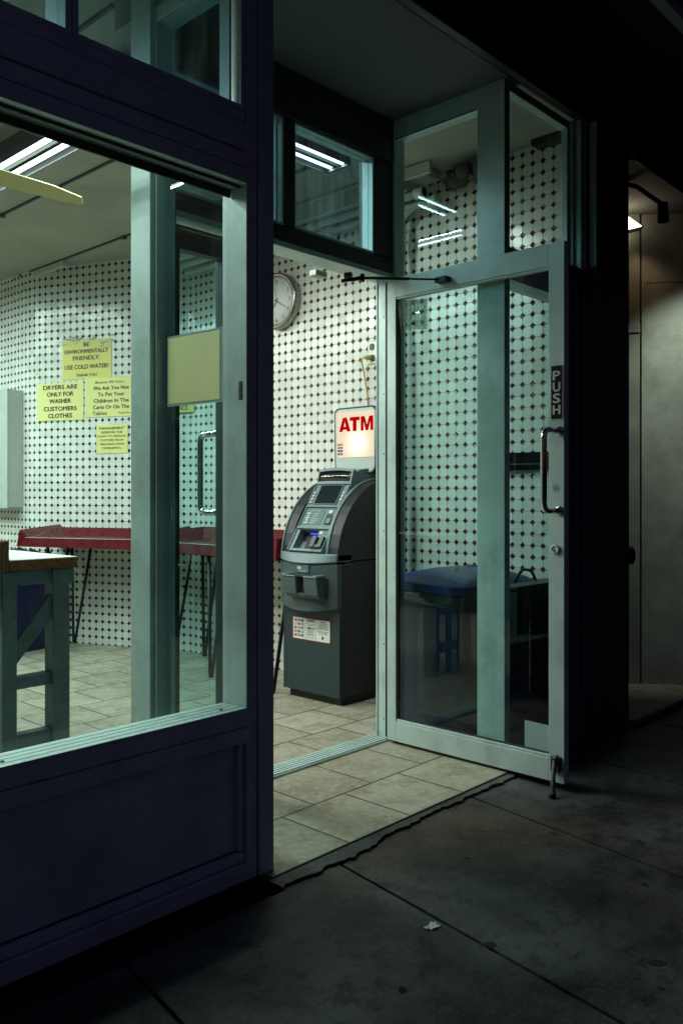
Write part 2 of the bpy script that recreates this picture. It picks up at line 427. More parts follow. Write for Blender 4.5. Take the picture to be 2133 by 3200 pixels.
def axis(org, z, x=None):
    """matrix whose local z points along z"""
    z = V(z).normalized(); x = V(x) if x is not None else z.orthogonal()
    x = (x - z * x.dot(z)).normalized(); y = z.cross(x)
    m = Matrix((x, y, z)).transposed().to_4x4(); m.translation = V(org); return m
def rounded(w, h, r, n=5):
    pts = []
    for cx, cy, a0 in ((w / 2 - r, h / 2 - r, 0), (-w / 2 + r, h / 2 - r, 90), (-w / 2 + r, -h / 2 + r, 180), (w / 2 - r, -h / 2 + r, 270)):
        for k in range(n + 1):
            a = rad(a0 + 90 * k / n); pts.append((cx + r * math.cos(a), cy + r * math.sin(a)))
    return pts
def arcpath(pts, r, n=6):
    """polyline with rounded corners"""
    pts = [V(p) for p in pts]; out = [pts[0]]
    for k in range(1, len(pts) - 1):
        a = (pts[k - 1] - pts[k]).normalized(); b = (pts[k + 1] - pts[k]).normalized()
        p0 = pts[k] + a * r; p1 = pts[k] + b * r
        for j in range(n + 1):
            t = j / n; out.append(p0 * (1 - t) ** 2 + pts[k] * 2 * t * (1 - t) + p1 * t ** 2)
    out.append(pts[-1]); return out
#PARTS
# ------------------------------------------------------------------ setting
CEIL = 2.93
g = MB().mat('road').face([(-14, -16, -.17), (18, -16, -.17), (18, -2.6, -.17), (-14, -2.6, -.17)])
struct(g.build('road'))
# sidewalk: slabs with open joints over a bed of dirt
sw = MB().mat('gap').box(-14, 18, -2.6, 1.95, -.16, -.034)
def joint_x(k, y):                     # joints run slightly askew to the storefront
    return 1.944 + .775 * k - .161 * (1.82 - y)
def slab(pts, zt, zb=-.05):
    n = len(pts); sw.face([(x, y, zt) for x, y in pts])
    for i in range(n):
        a, b = pts[i], pts[(i + 1) % n]
        sw.face([(b[0], b[1], zt), (a[0], a[1], zt), (a[0], a[1], zb), (b[0], b[1], zb)])
sw.mat('walk')
_cr = random.Random(21); _grid = []; _drift = 0.
for i in range(90):
    _drift = max(-.020, min(.018, _drift * .9 + _cr.uniform(-.009, .009)))
    _grid.append((1.60 + .02 * i, 1.826 + _drift + _cr.uniform(-.004, .004) + .030 * max(0, min(1, (i - 25) / 40)), (.0006 + .0045 * _cr.random() ** 5)))
def crack_at(x, side):
    i = max(0, min(88, int((x - 1.60) / .02))); t = max(0, min(1, (x - _grid[i][0]) / .02))
    y = _grid[i][1] * (1 - t) + _grid[i + 1][1] * t; w = _grid[i][2] * (1 - t) + _grid[i + 1][2] * t
    return y + side * w
def crack_pts(x0, x1, side):
    lo, hi = min(x0, x1), max(x0, x1)
    xs = [lo] + [g_[0] for g_ in _grid if lo + .002 < g_[0] < hi - .002] + [hi]
    pts = [(x, crack_at(x, side)) for x in xs]
    return pts if x0 < x1 else pts[::-1]
for k in range(-9, 14):
    g_ = .006
    xa = lambda y: joint_x(k, y) + g_
    xb = lambda y: joint_x(k + 1, y) - g_
    top = crack_pts(xb(1.82), xa(1.82), -1) if -2 <= k <= 2 else [(xb(1.9), 1.9), (xa(1.9), 1.9)]
    slab([(xa(-.25), -.25), (xb(-.25), -.25)] + top, -.014)
    slab([(xa(-2.6), -2.6), (xb(-2.6), -2.6), (xb(-.262), -.262), (xa(-.262), -.262)], -.014)
sw.mat('gap'); rr = random.Random(17)
for gx, gy, gr in ((2.07, .86, .022), (1.86, 1.21, .020), (1.97, .81, .011), (1.97, .60, .024), (1.84, .70, .018), (2.02, .56, .026), (2.46, 1.06, .016), (2.25, 1.55, .012), (1.55, 1.25, .013), (2.75, 1.2, .02), (3.1, 1.15, .024), (1.42, 1.05, .015), (2.62, 1.45, .014)):
    el = rr.uniform(.5, .9); aa = rr.uniform(0, 3)
    ring = [(gr * rr.uniform(.8, 1.15) * math.cos(2 * math.pi * k / 12), el * gr * rr.uniform(.8, 1.15) * math.sin(2 * math.pi * k / 12)) for k in range(12)]
    sw.face([(gx + x * math.cos(aa) - y * math.sin(aa), gy + x * math.sin(aa) + y * math.cos(aa), -.0128) for x, y in ring])
sidewalk = struct(sw.build('sidewalk'))
kb = MB().mat('slab').box(-14, 18, -2.78, -2.605, -.17, -.012)
struct(kb.build('kerb', bevel=.012))
# patched strip of mortar between the tile edge and the crack
ps = MB().mat('patch')
a = crack_pts(1.70, 3.12, 1)
poly = a + [(3.12, 1.8825), (1.70, 1.8825)]
ps.prism(poly, lambda p, t: V((p[0], p[1], t)), -.05, -.004)
struct(ps.build('pavement_patch'))

fl = MB().mat('floor')
fl.box(1.72, 3.12, 1.884, 2.53, -.06, 0.)
fl.box(-1.6, 4.1, 2.532, 8.9, -.06, 0.)
fl.box(-1.6, 1.72, 2.03, 2.532, -.06, 0.)
fl.box(3.12, 4.0, 2.03, 2.532, -.06, 0.)
struct(fl.build('floor'))
ce = MB().mat('plaster').box(-1.6, 1.66, 1.93, 8.9, CEIL, CEIL + .1).box(1.66, 3.12, 2.66, 8.9, CEIL, CEIL + .1).box(3.12, 4.1, 1.93, 8.9, CEIL, CEIL + .1)
ce.mat('seam')
for sx in (.90, 1.68, 2.46, 3.24):
    y = 2.7
    while y < 8.6:
        w = random.uniform(.9, 1.5); e = min(8.6, y + w)
        ce.box(sx - .007, sx + .007, y, e, CEIL - .012, CEIL + .002)
        ce.box(sx - .014, sx + .014, e - .035, e, CEIL - .022, CEIL + .002); y = e
ce.mat('pipe').box(3.24, 3.28, 5.9, 8.6, CEIL - .05, CEIL)
struct(ce.build('ceiling'))
rw = MB().mat('dimwall').box(-1.6, -1.48, 1.95, 8.9, 0, CEIL)
struct(rw.build('wall_left'))
rw = MB().mat('plaster').box(-1.48, 3.2, 8.7, 8.9, 0, CEIL)
struct(rw.build('wall_back'))

# tiled party wall, one sheet that steps and bends
TOP = 2.93
line = [(3.83, 2.0), (3.83, 3.06), (3.78, 3.06), (3.78, 5.0)]
cv = [V((3.78, 5.02)), V((3.22, 6.37))]
line += [(3.772, 5.05), (3.745, 5.115), (3.27, 6.25), (3.245, 6.33), (3.232, 6.42), (3.228, 6.55), (3.228, 8.7)]
tw = MB().mat('tile'); cum = .0
cum_at = []
for i in range(len(line) - 1):
    p, q = V(line[i]), V(line[i + 1]); l = (q - p).length
    tw.face([(p.x, p.y, 0), (q.x, q.y, 0), (q.x, q.y, TOP), (p.x, p.y, TOP)], uv=[(cum, 0), (cum + l, 0), (cum + l, TOP), (cum, TOP)])
    cum += l
tw.mat('plaster')
out = [(p[0] + .25, p[1]) for p in line]
for i in range(len(line) - 1):
    (x0, y0), (x1, y1) = out[i], out[i + 1]
    tw.face([(x0, y0, 0), (x0, y0, TOP), (x1, y1, TOP), (x1, y1, 0)], uv=[(0, 0)] * 4)
    (a0, b0), (a1, b1) = line[i], line[i + 1]
    tw.face([(a0, b0, TOP), (a1, b1, TOP), (x1, y1, TOP), (x0, y0, TOP)], uv=[(0, 0)] * 4)
wall = tw.build('tiled_wall')
tag(wall, 'white octagon tiled wall with dark red diamonds running the length of the room', 'wall')

# ------------------------------------------------------------------ storefront
YF = 1.92
sf = thing('storefront', 'aluminium laundromat storefront with recessed entrance and fluorescent lit interior', 'storefront', (2.4, YF, 0))
# left corner post of the recess, and its twin at the back of the recess
p = MB().mat('alum').box(1.652, 1.692, 1.927, 2.03, 0, 2.9).box(1.697, 1.755, YF, 2.03, 0, 2.9).box(1.692, 1.697, 1.94, 2.03, 0, 2.9)
p.mat('black').box(1.6497, 1.652, 1.947, 1.962, 1.435, 1.49)
p.build('corner_post', parent=sf, bevel=.0025)
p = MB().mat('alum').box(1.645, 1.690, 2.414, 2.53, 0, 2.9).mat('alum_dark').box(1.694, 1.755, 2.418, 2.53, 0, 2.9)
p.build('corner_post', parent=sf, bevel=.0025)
# bulkhead below the window
p = MB().mat('alum').box(-.6, 1.65, YF + .035, 2.0, .085, .412)
p.box(-.6, 1.65, YF + .004, YF + .034, 0, .052).box(-.6, 1.65, YF + .014, YF + .034, .055, .083)
p.box(1.628, 1.648, YF + .016, YF + .034, .088, .41)
p.mat('black').box(-.6, 1.65, 2.0, 2.035, 0.001, .40)
p.build('bulkhead', parent=sf, bevel=.003)
# lower display window
w = MB().mat('alum').box(-.6, 1.65, YF, 2.035, .412, .4565).box(-.6, 1.65, YF + .003, 2.035, .459, .506)
w.box(-.6, -.52, YF, 2.035, .52, 2.07)
win = w.build('display_window', parent=sf, bevel=.002)
s = MB().mat('alum')
for k in range(4): s.box(-.52, 1.646, YF - .002 + k * .030, YF + .022 + k * .030, .507, .516 - .0008 * k)
s.box(-.52, 1.646, YF + .001, 2.035, .5062, .510)
s.mat('ink')
for sx in (.92, 1.58): s.lathe([(.006, 0), (.004, .003)], axis((sx, YF + .037, .5155), (0, 0, 1)), 12)
sill = s.build('sill', parent=win, bevel=.0015)
MB().mat('glass').box(-.52, 1.65, 2.012, 2.018, .512, 2.072).build('pane', parent=win)
# header with three mouldings
h = MB().mat('alum').box(-.6, 1.65, YF, 2.035, 2.0745, 2.1195).box(-.6, 1.65, YF + .004, 2.035, 2.1225, 2.1685).box(-.6, 1.65, YF, 2.035, 2.1725, 2.25).box(-.6, 1.645, YF + .006, 2.035, 2.253, 2.288)
h.mat('alum_dark').box(-.52, 1.649, YF + .028, YF + .036, 2.066, 2.0735).box(-.52, 1.649, 1.995, 2.005, 2.05, 2.0735)
h.build('header', parent=sf, bevel=.0025)
# transoms above
for x0, x1 in ((1.104, 1.617), (.545, 1.066), (-.03, .505)):
    t = MB().mat('alum').frameY(x0 - .018, x1 + (.032 if x1 > 1.6 else .018), 2.289, 2.86, .017, YF + .008, 2.03)
    t.frameY(x0 - .001, x1 + .014 if x1 < 1.6 else x1 + .001, 2.3065, 2.842, .008, YF + .035, YF + .06)
    o = t.build('transom_window', parent=sf, bevel=.0015)
    MB().mat('glass_dirty').box(x0 + .001, x1, YF + .044, YF + .050, 2.308, 2.841).build('pane', parent=o)
p = MB().mat('alum').box(-.6, 1.65, YF, 2.035, 2.862, 2.93).box(-.6, -.05, YF + .01, 2.03, 2.29, 2.86)
p.build('top_rail', parent=sf, bevel=.002)
# left side window of the recess
p = MB().mat('alum').frameX(2.032, 2.412, 0, 2.80, .02, .012, .16, .055, 1.662, 1.738)
o = p.build('side_window', parent=sf, bevel=.002)
MB().mat('glass').box(1.688, 1.694, 2.046, 2.406, .155, 2.75).build('pane', parent=o)
p = MB().mat('plaster').box(1.662, 1.70, 2.03, 2.66, 2.805, CEIL).box(3.10, 3.15, 2.03, 2.66, 2.86, CEIL).box(1.70, 3.10, 2.62, 2.66, 2.89, CEIL)
p.build('bulkhead_above_recess', parent=sf)
# soffit of the recess with pale edge trim
p = MB().mat('soffit').box(1.655, 3.16, 1.905, 2.62, 2.90, 2.925)
p.build('soffit', parent=sf)
p = MB().mat('alum_dark').box(1.4, 3.75, 1.862, 1.904, 2.90, 2.945)
p.build('soffit_trim', parent=sf, bevel=.004)
# entrance frame
p = MB().mat('alum').box(1.756, 1.80, 2.535, 2.63, 0, 2.16)
p.build('door_jamb', parent=sf, bevel=.002)
p = MB().mat('alum').box(3.032, 3.10, 2.535, 2.575, 0, 2.16).box(3.040, 3.10, 2.577, 2.612, 0, 2.16)
p.box(3.034, 3.0395, 2.60, 2.606, 0, 2.15)
p.mat('ink')
for z in (.10, .45, .98, 1.34, 1.62, 1.98): p.lathe([(.004, 0), (.003, .002)], axis((3.0318, 2.556, z), (-1, 0, 0)), 8)
p.mat('rubber').box(3.0295, 3.0318, 2.537, 2.546, .02, 2.14)
p.build('door_jamb', parent=sf, bevel=.002)
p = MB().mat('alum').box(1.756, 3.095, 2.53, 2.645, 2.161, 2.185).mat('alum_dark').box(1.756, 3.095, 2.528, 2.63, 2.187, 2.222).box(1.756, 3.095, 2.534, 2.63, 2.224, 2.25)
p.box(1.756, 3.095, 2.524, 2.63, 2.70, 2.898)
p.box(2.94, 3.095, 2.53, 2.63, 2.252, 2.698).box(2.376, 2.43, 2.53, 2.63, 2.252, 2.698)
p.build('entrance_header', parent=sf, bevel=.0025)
for x0, x1 in ((2.432, 2.938), (1.80, 2.374)):
    t = MB().mat('alum').frameY(x0, x1, 2.254, 2.697, .010, 2.536, 2.60)
    if x1 < 2.4: t.box(2.30, 2.312, 2.54, 2.62, 2.266, 2.686).box(2.335, 2.345, 2.54, 2.62, 2.266, 2.686)
    o = t.build('transom_window', parent=sf, bevel=.0015)
    MB().mat('glass_dirty').box(x0 + .010, x1 - .010, 2.560, 2.566, 2.266, 2.686).build('pane', parent=o)
th = MB().mat('alum').box(1.80, 3.03, 2.53, 2.635, .0005, .010)
for k in range(5): th.box(1.80, 3.03, 2.536 + k * .020, 2.546 + k * .020, .0105, .016)
th.build('threshold', parent=sf, bevel=.001)
# narrow fixed leaf beside the door
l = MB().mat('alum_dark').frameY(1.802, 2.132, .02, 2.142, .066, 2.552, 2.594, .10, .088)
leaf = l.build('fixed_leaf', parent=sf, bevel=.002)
MB().mat('glass').box(1.868, 2.066, 2.570, 2.576, .121, 2.053).build('pane', parent=leaf)
for sgn, y0 in ((1, 2.595), (-1, 2.551)):
    MB().mat('chrome').tube(arcpath([(2.098, y0, 1.389), (2.098, y0 + sgn * .135, 1.389), (2.098, y0 + sgn * .135, 1.078), (2.098, y0, 1.078)], .035), .0125, 14).build('pull_handle', parent=leaf)
# right side window of the recess, right corner post
p = MB().mat('alum').frameX(2.047, 2.533, 0, 2.898, .012, .016, .06, .085, 3.064, 3.135)
p.mat('rubber').box(3.0625, 3.064, 2.06, 2.515, 2.806, 2.812)
o = p.build('side_window', parent=sf, bevel=.002)
MB().mat('glass').box(3.098, 3.104, 2.056, 2.520, .055, 2.816).build('pane', parent=o)
p = MB().mat('alum').box(3.060, 3.102, YF, 2.045, 0, 2.898)
p.build('corner_post', parent=sf, bevel=.002)
# right display window
p = MB().mat('alum_dark').box(3.104, 3.62, YF + .002, 2.03, .412, .455).box(3.104, 3.62, YF + .006, 2.03, .458, .51).mat('alum').box(3.104, 3.62, YF, 2.03, 2.06, 2.12).box(3.104, 3.62, YF + .004, 2.03, 2.124, 2.20)
p.box(3.104, 3.62, YF + .003, 1.965, 2.86, 2.898).box(3.606, 3.622, YF + .004, YF + .034, 2.202, 2.858)
p.mat('navy').box(3.104, 3.62, YF + .03, 2.03, 0, .41)
o = p.build('display_window', parent=sf, bevel=.002)
MB().mat('glass').box(3.104, 3.62, 1.985, 1.991, .512, 2.058).build('pane', parent=o)
MB().mat('glass').box(3.104, 3.62, YF + .036, YF + .042, 2.202, 2.858).build('pane', parent=o)
# stepped pilaster on the right: pale metal above, boxed panel below with its unlit look put into the colour
p = MB().mat('alum').box(3.640, 3.698, 1.872, 1.96, 2.205, 2.898).box(3.6245, 3.6395, 1.905, 1.96, 2.205, 2.898)
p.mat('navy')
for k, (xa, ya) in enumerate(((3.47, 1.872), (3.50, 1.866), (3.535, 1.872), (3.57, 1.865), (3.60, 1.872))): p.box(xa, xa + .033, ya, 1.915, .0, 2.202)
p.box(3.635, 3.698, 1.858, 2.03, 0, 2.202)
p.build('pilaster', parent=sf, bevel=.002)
p = MB().mat('alum').box(3.700, 3.706, 1.826, 1.86, 2.215, 2.898).mat('black').box(3.7065, 4.05, 1.826, 2.0, 0, 2.898).box(3.90, 4.05, 2.0, 3.2, 0, 2.898).mat('navy').box(3.700, 3.706, 1.826, 1.86, 0, 2.213)  # strip pale above, navy below: where the light stops is put into the colour
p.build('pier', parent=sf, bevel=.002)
# masonry above
p = MB().mat('black').box(-6, 1.4, 1.93, 2.2, 2.945, 6).box(1.4, 3.75, 1.905, 2.2, 2.946, 6).box(3.75, 9, 1.93, 2.2, 2.90, 6).box(-6, -.62, 1.93, 2.2, -.05, 2.944)
p.build('upper_wall', parent=sf)

# ------------------------------------------------------------------ open door
door = thing('glass_door', 'open glass entrance door in a pale metal frame with a PUSH plate, propped on the pavement', 'door', (3.034, 2.52, 0))
d = MB().mat('alum')
xa, xb = 3.016, 3.052
d.box(xa, xb, 2.472, 2.522, .014, 2.146).box(xa, xb, 1.622, 1.690, .014, 2.146)
d.box(xa, xb, 1.690, 2.472, .014, .104).box(xa, xb, 1.690, 2.472, 2.056, 2.146)
d.box(xa + .003, xb - .003, 1.690, 2.472, .105, .116)
d.box(xa + .003, xb - .003, 1.690, 2.472, 2.047, 2.055)
d.mat('rubber').box(xa + .010, xb - .010, 1.6905, 2.4715, .1165, .121).box(xa + .008, xb - .008, 2.464, 2.4715, .117, 2.046)
d.mat('navy').frameX(1.622, 2.522, .014, 2.146, .068, .05, .09, .09, xb + .0005, xb + .004)
d.build('door_leaf', parent=door, bevel=.002)
MB().mat('glass').box(3.030, 3.036, 1.6905, 2.4715, .117, 2.046).build('pane', parent=door)
h = MB().mat('chrome').tube(arcpath([(3.016, 1.643, 1.399), (2.895, 1.643, 1.399), (2.895, 1.643, 1.086), (3.016, 1.643, 1.086)], .035), .0125, 16)
for z in (1.399, 1.086): h.lathe([(.019, 0), (.019, .006), (.014, .010)], axis((3.0158, 1.643, z), (-1, 0, 0)), 20)
h.build('pull_handle', parent=door)
pl = MB().mat('push').box(3.0135, 3.0158, 1.629, 1.678, 1.447, 1.657).mat('pushtxt').frameX(1.6265, 1.6805, 1.4445, 1.6595, .0025, .0025, .0025, .0025, 3.0138, 3.0156)
plate = pl.build('push_plate', parent=door)
t = MB().mat('pushtxt')
for ch, z in zip('PUSH', (1.601, 1.556, 1.511, 1.466)):
    t.text(ch, (3.0135, 1.6535, z), (0, -1, 0), (0, 0, 1), capw=.030, caph=.036, align='C', bold=.035, lift=.0012)
t.build('lettering', parent=plate)
k = MB().mat('alum').lathe([(.019, 0), (.019, .008), (.013, .012), (.012, .009), (.0001, .009)], axis((3.0158, 1.658, .934), (-1, 0, 0)), 24).mat('ink').box(3.0045, 3.0065, 1.655, 1.661, .918, .932)
k.build('lock_cylinder', parent=door)
k = MB().mat('ink_soft')
for a in range(24):
    if a % 3 == 2: continue
    c0, c1 = rad(a * 15), rad(a * 15 + 14)
    P = lambda r, c: (3.0150, 1.657 + r * math.cos(c), 1.176 + r * math.sin(c))
    k.face([P(.014, c0), P(.014, c1), P(.0165, c1), P(.0165, c0)])
for z in (1.181, 1.175, 1.169): k.box(3.0148, 3.0155, 1.646, 1.668, z - .0014, z + .0014)
k.build('round_sticker', parent=door)
# closer: arm from the header to the door's top rail
a = MB().mat('steel_leg').tube([(2.735, 2.53, 2.112), (2.745, 2.50, 2.112)], .015, 14)
a.tube([(2.690, 2.51, 2.078), (2.735, 2.47, 2.088), (2.763, 2.452, 2.096)], [.008, .009, .009], 10)
a.tube([(2.763, 2.452, 2.078), (2.763, 2.452, 2.112)], .010, 14)
a.tube([(2.763, 2.452, 2.095), (2.90, 2.30, 2.090)], .0065, 10).tube([(2.90, 2.30, 2.090), (2.985, 2.20, 2.086)], .0045, 10)
a.box(2.98, 3.0155, 2.165, 2.225, 2.074, 2.098)
a.build('closer_arm', parent=door, bevel=.002)
MB().mat('pipe').box(2.672, 2.745, 2.646, 2.69, 2.126, 2.152).build('closer_body', parent=door, bevel=.004)
# kick-down holder
ks = MB().mat('alum_dark').box(2.996, 3.0155, 1.634, 1.672, .060, .120).tube([(2.998, 1.658, .112), (2.998, 1.64, .118)], .012, 10)
ks.tube([(2.990, 1.650, .106), (2.95, 1.634, .045), (2.925, 1.622, -.004)], [.0085, .0095, .010], 12)
hold = ks.build('door_holder', parent=door, bevel=.002)
MB().mat('rubber').lathe([(.014, -.010), (.015, .004), (.011, .014)], axis((2.922, 1.621, -.003), (.3, .1, .8)), 14).build('rubber_foot', parent=hold)

# ------------------------------------------------------------------ papers on the glass
def slip(name, mat, pts, nrm, th=.002):
    m = MB().mat(mat); n = V(nrm).normalized() * th; P = [V(q) for q in pts]
    m.add(P + [q + n for q in P], [(3, 2, 1, 0), (4, 5, 6, 7), (0, 1, 5, 4), (1, 2, 6, 5), (2, 3, 7, 6), (3, 0, 4, 7)])
    return m
m = slip('x', 'film', [(1.687, 2.373, 1.445), (1.687, 2.082, 1.441), (1.687, 2.082, 1.676), (1.687, 2.373, 1.680)], (-1, 0, 0), .0012)
o = m.build('blank_notice')
tag(o, 'blank pale yellow laminated sheet stuck on the side glass beside the fixed leaf', 'notice')
m = slip('x', 'thin_yellow', [(1.6855, 2.365, 1.453), (1.6855, 2.094, 1.450), (1.6855, 2.094, 1.668), (1.6855, 2.365, 1.672)], (-1, 0, 0), .0012)
m.build('sheet', parent=o)
o = slip('x', 'white', [(3.0375, 1.811, .119), (3.0375, 1.6925, .119), (3.0375, 1.6925, .226), (3.0375, 1.811, .229)], (1, 0, 0), .001).build('white_paper')
tag(o, 'plain white paper taped low in the corner of the open door glass', 'paper')
m = MB().mat('translucent'); n = 7
g2 = [[V((3.027 - .006 * random.random(), 2.448 - .15 * i / n + .02 * (1 - j / n) * (i == 0), 2.039 - .136 * j / n - .014 * i / n)) for i in range(n + 1)] for j in range(n + 1)]
m.add([q for r in g2 for q in r], [(j * (n + 1) + i, j * (n + 1) + i + 1, (j + 1) * (n + 1) + i + 1, (j + 1) * (n + 1) + i) for j in range(n) for i in range(n)])
o = m.build('plastic_sleeve'); so = o.modifiers.new('thick', 'SOLIDIFY'); so.thickness = .0008
tag(o, 'crumpled empty clear plastic sleeve taped to the top corner of the door glass', 'sleeve')
# ------------------------------------------------------------------ wall notices (on the slanted tiled wall)
p0 = V((3.745, 5.115, 0)); e = (V((3.745, 5.115, 0)) - V((3.27, 6.25, 0))).normalized(); nrm = e.cross(V((0, 0, 1))).normalized()
UP = V((0, 0, 1))
q0 = V((3.27, 6.25, 0))
def onwall(s, z, off=.003): return q0 + e * s + UP * z + nrm * off
def s_of(x, y): return (V((x, y, 0)) - q0).dot(e)
def notice(label, sa, sb, za, zb, mat, lines, group=None, film=0., ragged=False):
    m = MB().mat(mat)
    P = [onwall(sa, za), onwall(sb, za), onwall(sb, zb), onwall(sa, zb)]
    m.add(P + [q + nrm * .002 for q in P], [(3, 2, 1, 0), (4, 5, 6, 7), (0, 1, 5, 4), (1, 2, 6, 5), (2, 3, 7, 6), (3, 0, 4, 7)])
    o = m.build('wall_notice'); tag(o, label, 'notice', 'yellow notices on the tiled wall')
    t = MB()
    for ln in lines:
        body, zc, ch, cw = ln[:4]; al = ln[4] if len(ln) > 4 else 'C'; bold = ln[5] if len(ln) > 5 else .032
        t.mat(ln[6] if len(ln) > 6 else 'ink')
        sx = {'C': (sa + sb) / 2, 'L': sa + .012, 'R': sb - .02}[al] + (ln[7] if len(ln) > 7 else 0)
        t.text(body, onwall(sx, zc, .005), e, UP, capw=cw, caph=ch, align=al, bold=bold, lift=.001, shear=ln[8] if len(ln) > 8 else 0)
    t.build('lettering', parent=o)
    return o
W = .43
sa = s_of(3.34, 6.08); sb = s_of(3.512, 5.664)
o = notice('yellow BE ENVIRONMENTALLY FRIENDLY notice, crinkled film along its top edge', sa, sb, 2.040, 2.340, 'yellow',
  [('BE', 2.290, .030, .05), ('ENVIRONMENTALLY', 2.238, .030, .40), ('FRIENDLY.', 2.186, .032, .25), ('USE COLD WATER!', 2.118, .033, .40), ('THANK YOU', 2.060, .020, .19)])
f = MB().mat('film')
r = random.Random(5)
for k in range(26):      # puckered tape along the top
    s0 = sa - .02 + (sb - sa + .04) * r.random(); z0 = 2.262 + .105 * r.random() ** .7
    w = r.uniform(.015, .07); hh = r.uniform(.004, .013); a = r.uniform(-.6, .6)
    c, sn = math.cos(a), math.sin(a)
    P = [onwall(s0 + x * c - z * sn, z0 + x * sn + z * c, .0065 + .005 * r.random()) for x, z in ((-w / 2, -hh / 2), (w / 2, -hh / 2), (w / 2, hh / 2), (-w / 2, hh / 2))]
    f.face(P)
f.build('crinkled_tape', parent=o)
sa = s_of(3.249, 6.3); sb = s_of(3.416, 5.897)
notice('yellow DRYERS ARE ONLY FOR WASHER CUSTOMERS CLOTHES notice in bold capitals', sa, sb, 1.727, 2.020, 'yellow2',
  [('DRYERS ARE', 1.970, .032, .32, 'C', .045), ('ONLY FOR', 1.916, .032, .25, 'C', .045), ('WASHER', 1.862, .032, .205, 'C', .045), ('CUSTOMERS', 1.803, .032, .31, 'C', .045), ('CLOTHES', 1.748, .032, .225, 'C', .045)])
sa = s_of(3.424, 5.877); sb = s_of(3.60, 5.452)
notice('yellow notice asking not to put children in the carts or on the tables', sa, sb, 1.742, 2.040, 'yellow2',
  [('Because We Care...', 1.997, .020, .27, 'C', .004, 'ink', -.01, .3), ('We Ask You Not', 1.948, .028, .32, 'C', .03), ('To Put Your', 1.900, .028, .24, 'C', .03), ('Children In The', 1.851, .028, .315, 'C', .03), ('Carts Or On The', 1.803, .028, .325, 'C', .03), ('Tables', 1.757, .028, .13, 'L', .016, 'ink', .05), ('Thank You', 1.760, .018, .11, 'R', .0, 'ink', -.04, .3)])
sa = s_of(3.461, 5.788); sb = s_of(3.569, 5.528)
notice('small MANAGEMENT RESERVES THE RIGHT notice below the other yellow sheets', sa, sb, 1.463, 1.682, 'yellow2',
  [('MANAGEMENT', 1.645, .018, .225, 'C', .025), ('RESERVES THE', 1.615, .016, .19, 'C', .008), ('RIGHT TO REMOVE', 1.585, .016, .25, 'C', .008), ('CLOTHES FROM', 1.555, .016, .205, 'C', .008), ('MACHINES UPON', 1.525, .016, .215, 'C', .008), ('COMPLETION.', 1.495, .016, .18, 'C', .008)])
# the notice half hidden behind the blank sheet
_ow = onwall
def onwall(s, z, off=.003): return _ow(s, z, off + .0195)
sb = s_of(3.745, 5.115) + .13
o = notice('yellow notice ending in ANCE, mostly hidden behind the blank sheet', sb - .43, sb, 1.750, 2.05, 'yellow', [('ANCE', 1.768, .034, .105, 'R', .012, 'ink', -.03)])
onwall = _ow

# ------------------------------------------------------------------ clock
ck = thing('wall_clock', 'round wall clock with brushed rim and black numerals high on the tiles', 'clock', (3.78, 4.05, 2.40))
mx = axis((3.779, 4.055, 2.405), (-1, 0, 0), (0, -1, 0))
MB().mat('steel_brush').lathe([(.178, 0), (.182, .01), (.182, .055), (.172, .062), (.160, .060), (.158, .048)], mx, 64, cap=False).build('rim', parent=ck)
MB().mat('face').lathe([(.160, .030), (.160, .047), (.0001, .047)], mx, 64).build('dial', parent=ck)
def cpt(r, ang, h): return mx @ V((r * math.sin(ang), 0, 0)) + UP * (r * math.cos(ang)) - V((h, 0, 0))
t = MB().mat('ink')
for n in range(1, 13):
    a = rad(30 * n); c = V((3.779, 4.055, 2.405)) + V((0, -math.sin(a), math.cos(a))) * .124 + V((-.048, 0, -.012))
    t.text(str(n), c, (0, -1, 0), UP, caph=.024, align='C', bold=.0, lift=.001)
t.build('numerals', parent=ck)
def hand(name, ang, l, w, mat, h, tail=.02):
    d = V((0, -math.sin(ang), math.cos(ang))); s_ = V((0, -math.cos(ang), -math.sin(ang)))
    c = V((3.779 - h, 4.055, 2.405)); m = MB().mat(mat)
    P = [c - d * tail - s_ * w, c + d * l - s_ * w * .4, c + d * l + s_ * w * .4, c - d * tail + s_ * w]
    m.add(P + [q + V((-.001, 0, 0)) for q in P], [(3, 2, 1, 0), (4, 5, 6, 7), (0, 1, 5, 4), (1, 2, 6, 5), (2, 3, 7, 6), (3, 0, 4, 7)])
    return m.build(name, parent=ck)
hand('hour_hand', rad(217), .085, .0035, 'ink', .049); hand('minute_hand', rad(119), .105, .003, 'ink', .051); hand('second_hand', rad(-6), .10, .0012, 'redink', .053, .035)

# ------------------------------------------------------------------ outlet and yellow cord
ot = thing('power_outlet', 'metal double power outlet on the tiles above the lit ATM sign', 'outlet', (3.78, 3.273, 1.99))
MB().mat('outlet').box(3.774, 3.7795, 3.238, 3.308, 1.92, 2.055).build('cover_plate', parent=ot, bevel=.002)
r_ = MB()
for z in (2.020, 1.955):
    r_.mat('louver').prism(rounded(.034, .040, .012), lambda p, t, z=z: V((3.7735 - t, 3.273 - p[0], z + p[1])), 0, .003)
    r_.mat('ink').box(3.7695, 3.7708, 3.279, 3.282, z + .002, z + .012).box(3.7695, 3.7708, 3.264, 3.267, z + .002, z + .012)
r_.build('socket', parent=ot)
cd = thing('extension_lead', 'yellow power cord plugged into the wall outlet, hanging behind the lit sign', 'cord', (3.77, 3.28, 1.95))
MB().mat('cord').tube([(3.770, 3.273, 1.955), (3.748, 3.276, 1.955), (3.735, 3.285, 1.957), (3.728, 3.300, 1.955)], [.013, .014, .010, .006], 12).build('plug', parent=cd)
